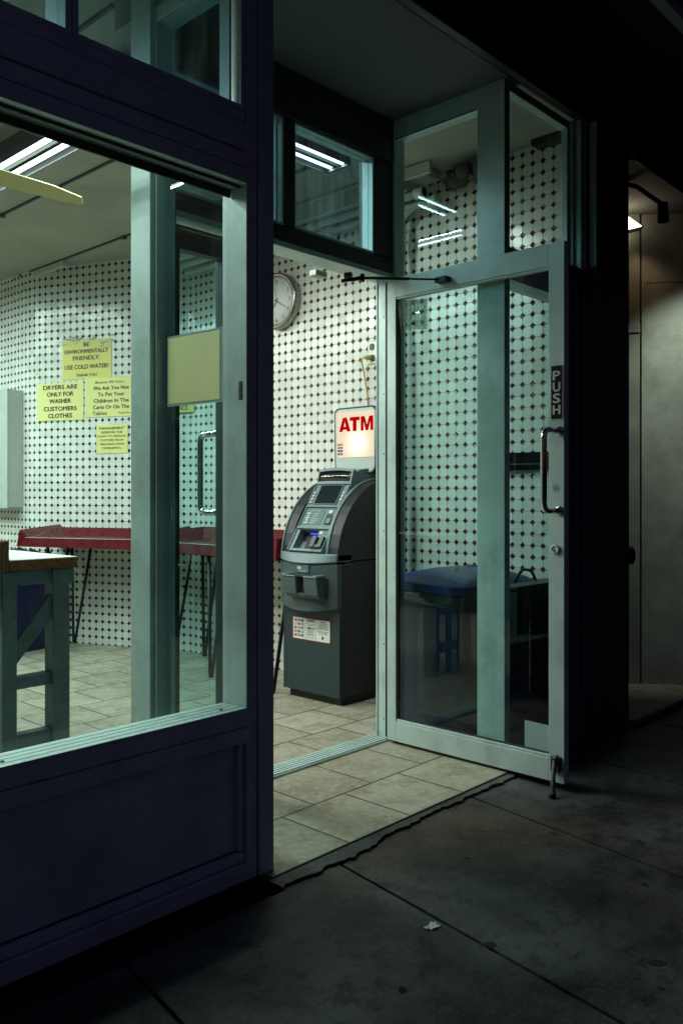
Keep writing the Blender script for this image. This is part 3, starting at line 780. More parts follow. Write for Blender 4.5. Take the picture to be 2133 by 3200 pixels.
MB().mat('cord').tube([(3.732, 3.292, 1.957), (3.728, 3.315, 1.950), (3.742, 3.322, 1.92), (3.752, 3.316, 1.86), (3.757, 3.303, 1.78), (3.760, 3.292, 1.71), (3.760, 3.287, 1.662)], .0045, 10).build('cable', parent=cd)

# ------------------------------------------------------------------ ATM
atm = thing('cash_machine', 'grey free-standing cash machine with curved console under a lit ATM sign', 'cash machine', (3.55, 3.34, 0))
XZ = lambda p, t: V((p[0], t, p[1]))
b = MB().mat('atm_base').box(3.33, 3.765, 3.120, 3.560, .045, .555).mat('atm_dark').box(3.345, 3.765, 3.1185, 3.12, .045, .765)
b.box(3.375, 3.765, 3.121, 3.559, .555, .78)
b.mat('black').box(3.365, 3.76, 3.14, 3.54, .0005, .0445)
b.build('base_cabinet', parent=atm, bevel=.004)
def bow(n=18, depth=.060, x0=3.312, ya=3.119, yb=3.561, xe=3.385):
    pts = []
    for i in range(n + 1):
        t = i / n; y = ya + (yb - ya) * t
        pts.append((x0 - depth * (1 - (2 * t - 1) ** 2), y))
    return [(xe, ya)] + pts + [(xe, yb)]
# bowed middle door, its lower edge dipping at the centre
def bowed(mb, ztop, zbot, x0, depth, xe, dip=0., tilt=0., n=18):
    pl = bow(n, depth, x0, xe=xe); m_ = len(pl); vs = []
    for lvl in (0, 1):
        for (x, y) in pl:
            t = 1 - ((y - 3.34) / .221) ** 2 if x < xe - 1e-6 else 0
            if lvl == 0: vs.append((x, y, zbot - dip * t))
            else: vs.append((x + tilt * t, y, ztop))
    fs = [tuple(range(m_ - 1, -1, -1)), tuple(range(m_, 2 * m_))] + [(k, (k + 1) % m_, m_ + (k + 1) % m_, m_ + k) for k in range(m_)]
    mb.add(vs, fs); return mb
md = bowed(MB().mat('atm_mid'), .770, .535, 3.312, .055, 3.43, .028)
mid = md.build('fascia_door', parent=atm, bevel=.003)
gr = MB().mat('ink')
for y in (3.165, 3.530):
    x = 3.312 - .055 * (1 - ((y - 3.34) / .221) ** 2)
    gr.box(x - .0006, x + .004, y - .0009, y + .0009, .536, .768)
gr.lathe([(.017, 0), (.017, .003), (.010, .004)], axis((3.279, 3.180, .648), (-1, -.28, 0)), 20)
gr.build('seam_line', parent=mid)
MB().mat('alum').lathe([(.008, 0), (.008, .004), (.0001, .005)], axis((3.2755, 3.180, .648), (-1, -.28, 0)), 16).build('keyhole', parent=mid)
# console lip
lp = bowed(MB().mat('atm'), .826, .783, 3.306, .062, 3.43, .012, .028)
lp.build('console_lip', parent=atm, bevel=.006)
MB().mat('ink').add(*(lambda pl: ([(x - .001, y, z) for z in (.770, .781) for x, y in pl], [(k, k + 1, len(pl) + k + 1, len(pl) + k) for k in range(len(pl) - 1)]))(bow(18, .058, 3.313)[1:-1])).build('shadow_gap', parent=atm)
# curved side shells
arch = [(3.312, .786), (3.322, .86), (3.340, .93), (3.362, .985), (3.390, 1.035), (3.425, 1.085), (3.470, 1.130), (3.520, 1.170), (3.575, 1.202), (3.635, 1.224), (3.70, 1.236), (3.765, 1.238)]
poly = arch + [(3.765, .786)]
sh = MB().mat('atm_dark')
sh.prism(poly, XZ, 3.119, 3.1895)
sh.build('side_shell', parent=atm, bevel=.004)
MB().mat('atm_dark').prism(poly, XZ, 3.486, 3.552).build('side_shell', parent=atm, bevel=.004)
def trim(ya, yb, lift=.007, dn=.018):
    m = MB().mat('atm'); n = len(arch); vs = []
    for k, (x, z) in enumerate(arch):
        a = V(arch[max(k - 1, 0)]); c = V(arch[min(k + 1, n - 1)]); t = (c - a).normalized(); nn = V((-t.y, t.x))
        for q, o in ((ya, lift), (yb, lift), (yb, -dn), (ya, -dn)): vs.append((x + nn.x * o, q, z + nn.y * o))
    fs = []
    for k in range(n - 1):
        for j in range(4): fs.append((k * 4 + j, k * 4 + (j + 1) % 4, k * 4 + 4 + (j + 1) % 4, k * 4 + 4 + j))
    fs += [(3, 2, 1, 0), tuple(4 * (n - 1) + j for j in range(4))]
    return m.add(vs, fs)
trim(3.190, 3.2135).build('edge_trim', parent=atm, bevel=.003)
trim(3.552, 3.563).build('edge_trim', parent=atm, bevel=.003)
# sloping fascia plate between the shells
A0, A1 = V((3.290, 0, .836)), V((3.562, 0, 1.262)); SL = (A1 - A0); SN = V((-SL.z, 0, SL.x)).normalized()
YL, YR = 3.486, 3.214
def fp(t, s, o=0.): return V((A0.x + SL.x * s, YL + (YR - YL) * t, A0.z + SL.z * s)) + SN * o
def plate(mb, t0, t1, s0, s1, o0, o1):
    c = [(t0, s0), (t1, s0), (t1, s1), (t0, s1)]
    return mb.add([fp(t, s, o0) for t, s in c] + [fp(t, s, o1) for t, s in c], [(3, 2, 1, 0), (4, 5, 6, 7), (0, 1, 5, 4), (1, 2, 6, 5), (2, 3, 7, 6), (3, 0, 4, 7)])
fa = MB().mat('atm')
# plate pieces leave the keypad recess open
plate(fa, 0, 1, .27, .885, -.05, 0)
plate(fa, 0, .12, .0, .27, -.05, 0); plate(fa, .70, 1, .0, .27, -.05, 0); plate(fa, .12, .70, 0, .035, -.05, 0)
fa.prism([(3.556, 1.20), (3.568, 1.272), (3.60, 1.292), (3.66, 1.300), (3.765, 1.302), (3.765, 1.0), (3.60, 1.0)], XZ, YR + .0005, YL - .0005)
plate(fa, 0, .03, .0, .86, 0, .008); plate(fa, .97, 1, .0, .86, 0, .008)
plate(fa, .03, .97, .555, .585, 0, .012); plate(fa, .03, .97, .275, .305, 0, .010)
fas = fa.build('console_fascia', parent=atm, bevel=.003)
kp = MB().mat('atm_dark'); plate(kp, .12, .70, .035, .27, -.058, -.05)
kp.build('keypad_recess', parent=fas)
kb_ = MB().mat('atm')
kb_.add([fp(.13, .04, -.042), fp(.69, .04, -.042), fp(.69, .17, -.050), fp(.13, .17, -.050)], [(0, 1, 2, 3)])
kb_.mat('ink')
for i in range(4):
    for j in range(4): plate(kb_, .30 + .09 * i, .37 + .09 * i, .055 + .027 * j, .075 + .027 * j, -.046, -.036)
kb_.build('keypad', parent=fas)
l_ = MB().mat('blue_led'); plate(l_, .40, .62, .232, .245, -.02, -.014); l_.build('blue_light', parent=fas)
sc = MB().mat('screen'); plate(sc, .20, .80, .61, .85, .0005, .003)
scr = sc.build('screen', parent=fas)
fr = MB().mat('atm_mid')
plate(fr, .17, .20, .595, .865, .0005, .006); plate(fr, .80, .83, .595, .865, .0005, .006); plate(fr, .20, .80, .595, .61, .0005, .006); plate(fr, .20, .80, .85, .865, .0005, .006)
fr.build('screen_bezel', parent=fas)
for k in range(4):
    for tt in (.075, .91):
        bt = MB().mat('button')
        if tt > .5 and k == 0: continue
        bt.lathe([(.009, 0), (.009, .005), (.006, .007), (.0001, .0075)], axis(fp(tt, .625 + .043 * k, .0005), SN), 14)
        bt.build('function_button', parent=fas)
ip = MB().mat('atm_label'); plate(ip, .05, .62, .335, .535, .0005, .002)
inst = ip.build('instruction_panel', parent=fas)
t = MB().mat('button').text('HOW TO USE', fp(.335, .502, .002), (0, -1, 0), SL.normalized(), capw=.075, caph=.010, align='C', bold=.01)
for k in range(5):
    plate(t, .12 + .03 * (k % 2), .22 - .02 * (k % 2), .475 - .030 * k, .490 - .030 * k, .0022, .003)
    for j in range(2): plate(t, .30, .52 - .05 * ((k + j) % 3), .484 - .030 * k - .010 * j, .487 - .030 * k - .010 * j, .0022, .0028)
t.build('instructions', parent=inst)
cs = MB().mat('ink'); plate(cs, .70, .90, .34, .47, .0005, .002)
cs.mat('atm_label'); plate(cs, .68, .94, .475, .535, .0005, .002); cs.mat('button'); plate(cs, .72, .82, .487, .525, .0025, .003)
cs.mat('atm'); plate(cs, .80, .90, .345, .41, .002, .014)
cs.build('receipt_slot', parent=fas)
cr = MB().mat('atm_mid'); plate(cr, .66, .77, .04, .17, .0005, .024); plate(cr, .87, .97, .04, .17, .0005, .024); plate(cr, .77, .87, .04, .075, .0005, .018)
cr.mat('ink'); plate(cr, .77, .87, .0755, .17, .0005, .008)
cr.mat('atm_label'); plate(cr, .68, .97, .21, .262, .0005, .002); cr.mat('button'); plate(cr, .72, .80, .218, .252, .0022, .003)
cr.build('card_reader', parent=fas, bevel=.003)
vs_ = MB().mat('visor')
# smoked visor: nearly upright, bowed across its width
n = 16; VB = fp(0, .885); VU = V((.28, 0, .96)).normalized(); VN = V((-.96, 0, .28)).normalized()
def vpt(t, h, o=0.):
    b_ = 1 - (2 * t - 1) ** 2
    return V((VB.x, YL + (YR - YL) * t, VB.z)) + VU * (h + .010 * b_ * (h / .08)) + VN * (.004 + .008 * b_ + o)
vs_.add([vpt(.04 + .92 * i / n, h) for h in (.010, .066) for i in range(n + 1)], [(i, i + 1, n + 2 + i, n + 1 + i) for i in range(n)], smooth=True)
vz = vs_.build('visor', parent=fas)
so = vz.modifiers.new('thick', 'SOLIDIFY'); so.thickness = .004; so.offset = -1
vf = MB().mat('atm')
def strip(t0, t1, h0, h1, m_=16):
    P = [(vpt(t0 + (t1 - t0) * i / m_, h0, .003), vpt(t0 + (t1 - t0) * i / m_, h1, .003), vpt(t0 + (t1 - t0) * i / m_, h1, -.03), vpt(t0 + (t1 - t0) * i / m_, h0, -.03)) for i in range(m_ + 1)]
    vf.add([q for r0 in P for q in r0], [(4 * i + j, 4 * i + 4 + j, 4 * i + 4 + (j + 1) % 4, 4 * i + (j + 1) % 4) for i in range(m_) for j in range(4)] + [(3, 2, 1, 0), tuple(4 * m_ + j for j in range(4))])
strip(0, 1, -.006, .0095); strip(0, 1, .0665, .080); strip(0, .04, .0096, .0664, 2); strip(.96, 1, .0096, .0664, 2)
vf.build('visor_frame', parent=fas)
# small mark on the lip of the console
mk = MB().mat('ink').box(3.2465, 3.249, 3.352, 3.356, .806, .822)
# cash tray
TR = 3.258
tr = MB().mat('atm_mid')
prof = [(TR + .03, .578), (3.232, .588), (3.212, .608), (3.205, .650), (3.202, .700), (TR + .03, .700)]
tr.prism(prof, XZ, 3.332, 3.428).prism(prof, XZ, 3.168, 3.270).prism([(TR + .01, .582), (3.226, .590), (3.214, .612), (TR + .01, .612)], XZ, 3.271, 3.331)
tray = tr.build('cash_tray', parent=atm, bevel=.005)
r_ = MB().mat('atm')
r_.box(3.196, 3.268, 3.402, 3.430, .701, .716).box(3.196, 3.268, 3.166, 3.194, .701, .716).box(3.196, 3.214, 3.334, 3.4015, .701, .709).box(3.196, 3.214, 3.1945, 3.268, .701, .709)
r_.build('tray_rim', parent=tray, bevel=.004)
MB().mat('ink').box(3.240, 3.268, 3.2705, 3.3315, .613, .703).box(3.216, 3.262, 3.1945, 3.4015, .7005, .7025).build('slot', parent=tray)
lb = MB().mat('atm_label').box(3.2535, 3.268, 3.284, 3.374, .724, .760).mat('button').box(3.2525, 3.2535, 3.338, 3.366, .738, .754).box(3.2525, 3.2535, 3.296, 3.356, .728, .731)
lb.mat('atm').frameX(3.281, 3.377, .721, .763, .002, .002, .002, .002, 3.2525, 3.266)
lb.build('label_plate', parent=atm)
# sticker on the base with card marks and small print
sk = MB().mat('mastercol').box(3.3275, 3.3297, 3.186, 3.478, .335, .459).mat('white').box(3.3265, 3.3275, 3.189, 3.475, .339, .4555)
stk = sk.build('sticker', parent=atm)
s2 = MB(); rr = random.Random(9); XS = 3.3258
cols = ['mastercol', 'stick_blue', 'ink', 'stick_orange', 'ink_soft', 'mastercol', 'stick_blue', 'mastercol', 'ink_soft', 'mastercol', 'stick_blue', 'stick_green', 'mastercol', 'ink_soft', 'stick_blue']
for k in range(15):
    c, r0 = k % 3, k // 3; y = 3.467 - .027 * c; z = .435 - .021 * r0
    s2.mat(cols[k]).box(XS, XS + .0006, y - .021, y, z, z + .014)
    s2.mat('white' if k % 2 else 'stick_orange').box(XS - .0003, XS, y - .014, y - .006, z + .004, z + .010)
s2.mat('ink').box(XS, XS + .0006, 3.3835, 3.3845, .34, .455).box(XS, XS + .0006, 3.2925, 3.2935, .34, .455)
for y0, y1, zs in ((3.378, 3.300, [.447, .440, .428, .420, .392, .386, .380, .374, .368, .362, .350]), (3.287, 3.195, [.436, .430, .424, .418, .412, .406, .394, .388, .380])):
    for z in zs:
        dd = rr.uniform(.0, .016); s2.mat('ink' if z > .439 else 'ink_soft').box(XS, XS + .0006, y1 + dd, y0 - dd, z, z + (.0042 if z > .439 else .0022))
s2.mat('redink').box(XS, XS + .0006, 3.220, 3.262, .444, .449)
s2.mat('mastercol').add([(XS, 3.348, .395 + .018), (XS, 3.330, .395 + .009), (XS, 3.348, .395), (XS, 3.366 - .0, .395 + .009)], [(0, 1, 2, 3)])
s2.mat('ink').box(XS, XS + .0006, 3.305, 3.328, .402, .407).box(XS, XS + .0006, 3.367, 3.376, .402, .407)
s2.box(XS, XS + .0006, 3.243, 3.249, .350, .372).box(XS, XS + .0006, 3.236, 3.242, .354, .366)
s2.build('print', parent=stk)

# lit sign over the machine
sg = thing('lit_sign', 'backlit ATM sign with red letters on the wall over the cash machine', 'sign', (3.70, 3.33, 1.25))
def yz(p, t): return V((t, 3.3215 - p[0], 1.4655 + p[1]))
pts = [(x, z) for x, z in rounded(.337, .395, .040, 6)]
pts = [(x * (1 - .10 * max(0, min(1, (-.13 - z) / .07))), z) for x, z in pts]
MB().mat('atm_dark').prism(pts, yz, 3.677, 3.775).build('housing', parent=sg, bevel=.003)
inner = [(x * .95, z * .958) for x, z in pts]
MB().mat('opal').prism(inner, yz, 3.676, 3.684).build('front_cover', parent=sg, bevel=.004)
fm = MB().mat('face_lit').prism([(x * 1., z) for x, z in rounded(.286, .268, .012, 4)], lambda p, t: V((t, 3.3165 - p[0], 1.501 + p[1])), 3.6725, 3.6755)
fpn = fm.build('lit_face', parent=sg)
t = MB().mat('litred')
def glyph(polys, y0, w, hgt=.083, z0=1.5205):
    for pl in polys: t.add([(3.6705 - .0012 * (k // len(pl)), y0 - w * x, z0 + hgt * z) for k, (x, z) in enumerate(pl)], [tuple(range(len(pl)))])
glyph([[(0, 0), (.30, 0), (.497, .66), (.50, 1), (.33, 1)], [(.70, 0), (1, 0), (.67, 1), (.50, 1), (.503, .66)], [(.33, .14), (.67, .14), (.61, .35), (.39, .35)]], 3.4420, .092)
glyph([[(0, .74), (1, .74), (1, 1), (0, 1)], [(.31, 0), (.69, 0), (.69, .7399), (.31, .7399)]], 3.3565, .078)
glyph([[(0, 0), (.23, 0), (.23, .62), (.23, 1), (0, 1)], [(.77, 0), (1, 0), (1, 1), (.77, 1), (.77, .62)], [(.23, 1), (.23, .62), (.40, 0), (.60, 0), (.77, .62), (.77, 1), (.68, 1), (.50, .40), (.32, 1)]], 3.2705, .096)
t.build('lettering', parent=sg)
cm = MB()
for k in range(8):
    c, r0 = k % 2, k // 2; y = 3.455 - .022 * c; z = 1.438 - .0185 * r0
    cm.mat(['ink_soft', 'stick_orange', 'ink_soft', 'mastercol', 'ink', 'stick_blue', 'stick_blue', 'ink_soft'][k]).box(3.6718, 3.6724, y - .019, y, z, z + .013)
cm.build('card_marks', parent=sg)
# ------------------------------------------------------------------ red folding tables
def red_table(name, label, loc, rz, length, depth, leg_u, group):
    """tray along local +x (length) with raised back (y=depth) and raised ends; y=0 is the front edge"""
    T = thing(name, label, 'table', loc, rz, group)
    WMt = WM[T.name]
    def W(x, y, z): return WMt @ V((x, y, z))
    m = MB().mat('red'); Ln, D = length, depth
    zf, zb, zl = .835, .918, .770
    ins = .075; e = .055
    # inner floor, sloped back and ends
    i0, i1 = .10, Ln - .10
    P = lambda x, y, z: (x, y, z)
    top = [P(0, 0, zf + .055), P(.07, 0, zf), P(Ln - .07, 0, zf), P(Ln, 0, zf + .06), P(Ln, D, zb), P(0, D, zb)]
    fl_ = [P(i0, .02, zf - .008), P(i1, .02, zf - .008), P(i1, D - .10, zf - .008), P(i0, D - .10, zf - .008)]
    A, B, C_, D_, E_, F_ = [W(*q) for q in top]; a, b, c, d = [W(*q) for q in fl_]
    n = len(m.v)
    m.face([B, C_, b, a]); m.face([a, b, c, d])
    m.face([A, B, a, d, F_]); m.face([C_, D_, E_, c, b]); m.face([F_, d, c, E_])
    # outside apron, flared a little
    o = -.018
    lo = [W(-.012, o, zl), W(Ln + .012, o, zl), W(Ln + .012, D + .0, zl), W(-.012, D + .0, zl)]
    rim = [A, B, C_, D_, E_, F_]
    m.face([A, lo[0], lo[1], D_, C_, B]); m.face([D_, lo[1], lo[2], E_]); m.face([E_, lo[2], lo[3], F_]); m.face([F_, lo[3], lo[0], A])
    ed = MB()
    t = m.build('table_top', parent=T)
    so = t.modifiers.new('thick', 'SOLIDIFY'); so.thickness = .004; so.offset = -1
    bv = t.modifiers.new('bevel', 'BEVEL'); bv.width = .005; bv.segments = 2; bv.limit_method = 'ANGLE'; bv.angle_limit = rad(30)
    MB().mat('panel').tube([W(.05, -.002, zf + .001), W(Ln - .05, -.002, zf + .001)], .0022, 6).build('edge_strip', parent=T)
    for (x, y, along) in leg_u:
        lg = MB().mat('steel_leg')
        f = W(x, y, .008)
        if along: p1, p2 = W(x - .02, y, zl), W(x + .16, y, zl)
        else: p1, p2 = W(x, y - .02, zl), W(x, y + .15 if y < D / 2 else y - .17, zl)
        dx = (p2 - p1).normalized() * .012
        lg.tube(arcpath([p1, f - dx * .6, f + dx * .6, p2], .006, 3), .0115, 10)
        lg.build('leg', parent=T)
    MB().mat('steel_leg').box(.06, Ln - .06, .05, D - .06, zl - .004, zl + .012, WMt).build('under_frame', parent=T)
    return T
# along the slanted wall: local +x runs towards the near end
ang = math.atan2(e.y, e.x)
fr0 = V((2.955, 5.865, 0))
red_table('folding_table', 'dark red moulded folding table under the yellow notices', fr0 - e * .08, ang, 1.16, .47,
          [(.14, .44, True), (1.03, .44, True), (.22, .06, True), (1.06, .06, True)], 'red folding tables')
red_table('folding_table', 'dark red moulded folding table reaching the cash machine', (3.295, 4.86, 0), rad(-90), 1.28, .475,
          [(-.0 + .06, .43, True), (.64, .03, True), (1.235, .01, False), (1.2, .44, True)], 'red folding tables')

# ------------------------------------------------------------------ painted work table by the window
wt = thing('work_table', 'narrow grey-green painted wooden work table with white top and chipped brown edge', 'table', (1.65, 3.6, 0))
for (x0, x1, y0, y1) in ((1.503, 1.566, 3.20, 3.27), (1.717, 1.792, 3.20, 3.275), (1.503, 1.566, 4.2, 4.27), (1.717, 1.792, 4.2, 4.275)):
    MB().mat('grey_paint').box(x0, x1, y0, y1, 0, .848).build('leg', parent=wt, bevel=.006)
a = MB().mat('grey_paint').box(1.567, 1.716, 3.215, 3.255, .790, .848).box(1.793, 1.812, 3.206, 4.27, .785, .849)
a.box(1.72, 1.79, 3.276, 4.199, .79, .848)
a.build('apron', parent=wt, bevel=.004)
MB().mat('grey_paint').box(1.567, 1.716, 3.212, 3.258, .378, .428).build('cross_rail', parent=wt, bevel=.004)
MB().mat('grey_paint').box(1.567, 1.716, 3.212, 3.258, .140, .200).build('cross_rail', parent=wt, bevel=.004)
br = MB().mat('grey_paint'); br.prism([(1.567, .475), (1.567, .565), (1.716, .745), (1.716, .650)], lambda p, t: V((p[0], t, p[1])), 3.214, 3.250)
br.build('brace', parent=wt, bevel=.003)
tp = MB().mat('chipboard').box(1.527, 1.814, 3.180, 4.30, .8495, .890).mat('laminate').box(1.528, 1.813, 3.181, 4.299, .8905, .8945)
tp.build('table_top', parent=wt, bevel=.0015)
MB().mat('chipboard').box(1.497, 1.526, 3.185, 4.30, .846, .970).mat('grey_paint').box(1.470, 1.4965, 3.19, 4.30, .70, .968).build('back_board', parent=wt, bevel=.004)

# blue bin and broom behind it
bb = thing('recycling_bin', 'dark blue recycling bin with black liner behind the work table', 'bin', (2.92, 6.1, 0), rad(12))
WB = WM[bb.name]
m = MB().mat('blue')
def tub(mb, hx, hy, h, t=.9, z0=0, mx=WB, r=.05):
    lo = rounded(2 * hx * t, 2 * hy * t, r * t); hi = rounded(2 * hx, 2 * hy, r); n = len(lo)
    mb.add([mx @ V((x, y, z0)) for x, y in lo] + [mx @ V((x, y, z0 + h)) for x, y in hi] + [mx @ V((x * .95, y * .95, z0 + h)) for x, y in hi] + [mx @ V((x * .95, y * .95, z0 + h * .3)) for x, y in lo],
           [tuple(range(n - 1, -1, -1))] + [(k, (k + 1) % n, n + (k + 1) % n, n + k) for k in range(n)] + [(n + k, n + (k + 1) % n, 2 * n + (k + 1) % n, 2 * n + k) for k in range(n)] + [(2 * n + k, 2 * n + (k + 1) % n, 3 * n + (k + 1) % n, 3 * n + k) for k in range(n)] + [tuple(3 * n + k for k in range(n))])
    return mb
tub(m, .27, .24, .66).build('tub', parent=bb, bevel=.004)
lid = MB().mat('bag'); rr = random.Random(4); n = 28
ring = []
for lv, (zz, sc_) in enumerate(((.60, 1.01), (.665, 1.03), (.70, .97), (.70, .80), (.73, .5))):
    ring.append([WB @ V((.27 * sc_ * math.copysign(abs(math.cos(a)) ** .5, math.cos(a)), .24 * sc_ * math.copysign(abs(math.sin(a)) ** .5, math.sin(a)), zz + rr.uniform(-.022, .022))) for a in [2 * math.pi * k / n for k in range(n)]])
lid.add([q for r0 in ring for q in r0], [(l * n + k, l * n + (k + 1) % n, (l + 1) * n + (k + 1) % n, (l + 1) * n + k) for l in range(4) for k in range(n)] + [tuple(4 * n + k for k in range(n))], smooth=True)
lid.build('liner', parent=bb)
brm = thing('broom', 'grey broom handle leaning against the blue bin behind the work table', 'broom', (2.70, 5.80, 0))
MB().mat('mop').tube([(2.66, 5.78, .10), (2.78, 5.92, .78)], .013, 10).build('handle', parent=brm)
MB().mat('bag').box(2.56, 2.76, 5.745, 5.795, .0, .12).build('brush_head', parent=brm, bevel=.01)

# electrical panel
ep = thing('electrical_panel', 'large grey steel electrical panel at the far left end of the tiled wall', 'panel', (3.2, 6.8, 1.5))
MB().mat('panel').box(3.10, 3.227, 6.50, 7.35, 1.045, 1.985).build('box', parent=ep, bevel=.004)
MB().mat('panel').box(3.094, 3.0995, 6.495, 7.355, 1.04, 1.99).build('door', parent=ep, bevel=.002)

# ceiling fan
fn = thing('ceiling_fan', 'ceiling fan with cream yellow blades by the window', 'fan', (1.20, 3.42, 2.5))
MB().mat('panel').lathe([(.05, .43), (.05, .40), (.014, .39), (.014, .08), (.09, .06), (.105, .0), (.09, -.06), (.03, -.085), (.0001, -.09)], Matrix.Translation((1.2, 3.42, 2.49)), 28).build('motor', parent=fn)
for k in range(4):
    mx = Matrix.Translation((1.2, 3.42, 2.455)) @ Matrix.Rotation(rad(90 * k - 2), 4, 'Z') @ Matrix.Rotation(rad(-11), 4, 'X')
    bl = MB().mat('fan')
    bl.prism([(.14, -.045), (.24, -.070), (.60, -.050), (.745, -.020), (.775, .024), (.772, .040), (.70, .052), (.24, .060), (.14, .045)], lambda p, t: mx @ V((p[0], p[1], t)), -.003, .003)
    bl.build('blade', parent=fn, bevel=.0015)

# fluorescent fixtures
POWER = 172.
def fixture(label, org, rz, length=1.22, tube='tube'):
    F = thing('fluorescent_light', label, 'ceiling light', org, rz, 'twin tube ceiling lights')
    W = WM[F.name]; h = length / 2
    MB().mat('housing').box(-h - .02, h + .02, -.075, .075, .030, min(.09, CEIL - org[2] - .001), W).tube([W @ V((-h * .7, 0, .06)), W @ V((-h * .7, 0, CEIL - org[2]))], .008, 8).tube([W @ V((h * .7, 0, .06)), W @ V((h * .7, 0, CEIL - org[2]))], .008, 8).build('housing', parent=F, bevel=.003)
    for y in (-.042, .042):
        MB().mat(tube).tube([W @ V((-h, y, 0)), W @ V((h, y, 0))], .0115, 14).build('tube', parent=F)
        al = bpy.data.lights.new('tube_light', 'AREA'); al.shape = 'RECTANGLE'; al.size = length; al.size_y = .022; al.color = (.86, 1., .89)
        al.energy = (POWER if tube == 'tube' else POWER * .54) * math.pi * length * .022
        lo = bpy.data.objects.new('tube_light', al); COL.objects.link(lo); lo.parent = F; lo.location = (0, y, -.0122)
    rs = MB().mat('louver')
    k = -h
    rs.box(-h - .01, h + .01, -.012, -.008, -.012, .028, W).box(-h - .01, h + .01, .008, .012, -.012, .028, W)
    while k < h: rs.box(k, k + .004, -.0078, .0078, -.010, .027, W); k += .03
    rs.mat('black').box(-h - .018, -h - .002, -.078, .078, -.020, .0295, W).box(h + .002, h + .018, -.078, .078, -.020, .0295, W)
    rs.mat('black').box(-h - .001, h + .001, -.086, -.082, -.020, .0295, W).box(-h - .001, h + .001, .082, .086, -.020, .0295, W)  # black side skirts added to shade the ceiling and upper walls
    rs.build('louver', parent=F)
    return F
fixture('twin tube ceiling light running parallel to the storefront, behind the entrance transom', (2.60, 3.00, 2.852), 0, length=1.16, tube='tube_dim')
fixture('twin tube ceiling light running into the room, seen above the fan blade', (1.935, 3.93, 2.755), rad(90), 2.0)
fixture('twin tube ceiling light nearest the dryers, seen only as a reflection', (.53, 4.25, 2.872), rad(90), 1.6)

fixture('added twin tube ceiling light close behind the left window transoms', (.55, 3.10, 2.852), 0, tube='tube_dim')  # added fixture, brightens the room-facing sides of the window posts
fixture('added twin tube ceiling light in the deep rows of the room, outside the view', (1.15, 5.7, 2.872), rad(90), 1.6)  # added out of view to brighten the slanted tiled wall
for fx, fy in ((.35, 7.3), (1.95, 6.7), (1.2, 7.6)):
    fixture('added twin tube ceiling light in the deep rows of the room, outside the view', (fx, fy, 2.872), rad(90), 1.6)  # unseen fixtures added to raise the light level of the room
# boxed duct, pipes, insulation at the ceiling
dt = thing('wall_duct', 'pale boxed duct with twin pipes along the top of the tiled wall', 'duct', (3.62, 3.8, 2.85))
MB().mat('pipe').box(3.60, 3.775, 2.90, 5.0, 2.815, 2.925).box(3.592, 3.60, 2.90, 5.0, 2.905, 2.925).box(3.60, 3.62, 2.72, 2.899, 2.86, 2.925).box(3.62, 3.775, 2.78, 2.899, 2.875, 2.925).build('duct_box', parent=dt, bevel=.004)
q = MB().mat('pipe').tube([(3.66, 2.80, 2.79), (3.66, 5.0, 2.79)], .022, 14).tube([(3.72, 2.74, 2.755), (3.72, 5.0, 2.755)], .022, 14)
for y in (2.80, 3.6, 4.4): q.tube([(3.66, y, 2.79), (3.66, y + .06, 2.79)], .030, 14).tube([(3.72, y - .05, 2.755), (3.72, y + .01, 2.755)], .030, 14)
q.build('pipe', parent=dt)
vp = thing('drain_pipe', 'pale vertical pipe in the corner of the tiled wall behind the door', 'pipe', (3.715, 3.015, 1.3))
q = MB().mat('pipe').tube([(3.72, 3.012, 0.001), (3.72, 3.012, 2.60)], .024, 16).tube([(3.72, 3.012, 2.56), (3.72, 3.012, 2.64)], .032, 16).tube(arcpath([(3.72, 3.012, 2.60), (3.72, 3.012, 2.72), (3.77, 2.90, 2.80)], .05), .024, 14)
q.build('pipe_run', parent=vp)
iw = MB().mat('wad'); rr = random.Random(11)
for k in range(5):
    c = V((3.76 - .03 * k % .07, 2.62 - .055 * k + .06, 2.85 + rr.uniform(-.02, .03))); R = rr.uniform(.045, .075)
    vs = []; nl, ns = 7, 10
    for a in range(nl):
        th_ = math.pi * (a + .5) / nl
        for b_ in range(ns):
            ph = 2 * math.pi * b_ / ns; r0 = R * rr.uniform(.75, 1.2)
            vs.append(c + V((r0 * .8 * math.sin(th_) * math.cos(ph), r0 * math.sin(th_) * math.sin(ph), r0 * .8 * math.cos(th_))))
    iw.add(vs, [(a * ns + b_, a * ns + (b_ + 1) % ns, (a + 1) * ns + (b_ + 1) % ns, (a + 1) * ns + b_) for a in range(nl - 1) for b_ in range(ns)] + [tuple(range(ns - 1, -1, -1)), tuple((nl - 1) * ns + b_ for b_ in range(ns))], smooth=True)
o = iw.build('insulation_wad'); tag(o, 'dark wad of torn insulation stuffed in a hole at the wall top', 'insulation')

# blue trash bin and small cabinet inside the right hand window
tb = thing('trash_bin', 'blue trash bin with domed lid and pale liner behind the open glass door', 'bin', (3.44, 2.40, 0), rad(-8))
WT = WM[tb.name]
tub(MB().mat('blue'), .265, .225, .655, .86, mx=WT).build('tub', parent=tb, bevel=.004)
lb_ = MB().mat('bag_clear'); n = 36; rr = random.Random(8); rg = []
for z, s_ in ((.63, 1.0), (.645, 1.03), (.675, 1.035), (.695, 1.0)):
    base = rounded(.53 * s_, .45 * s_, .06, 8); rg.append([WT @ V((x * rr.uniform(.985, 1.02), y * rr.uniform(.985, 1.02), z + rr.uniform(-.012, .012))) for x, y in base])
n = len(rg[0])
lb_.add([q for r0 in rg for q in r0], [(l * n + k, l * n + (k + 1) % n, (l + 1) * n + (k + 1) % n, (l + 1) * n + k) for l in range(3) for k in range(n)], smooth=True)
lb_.build('liner', parent=tb)
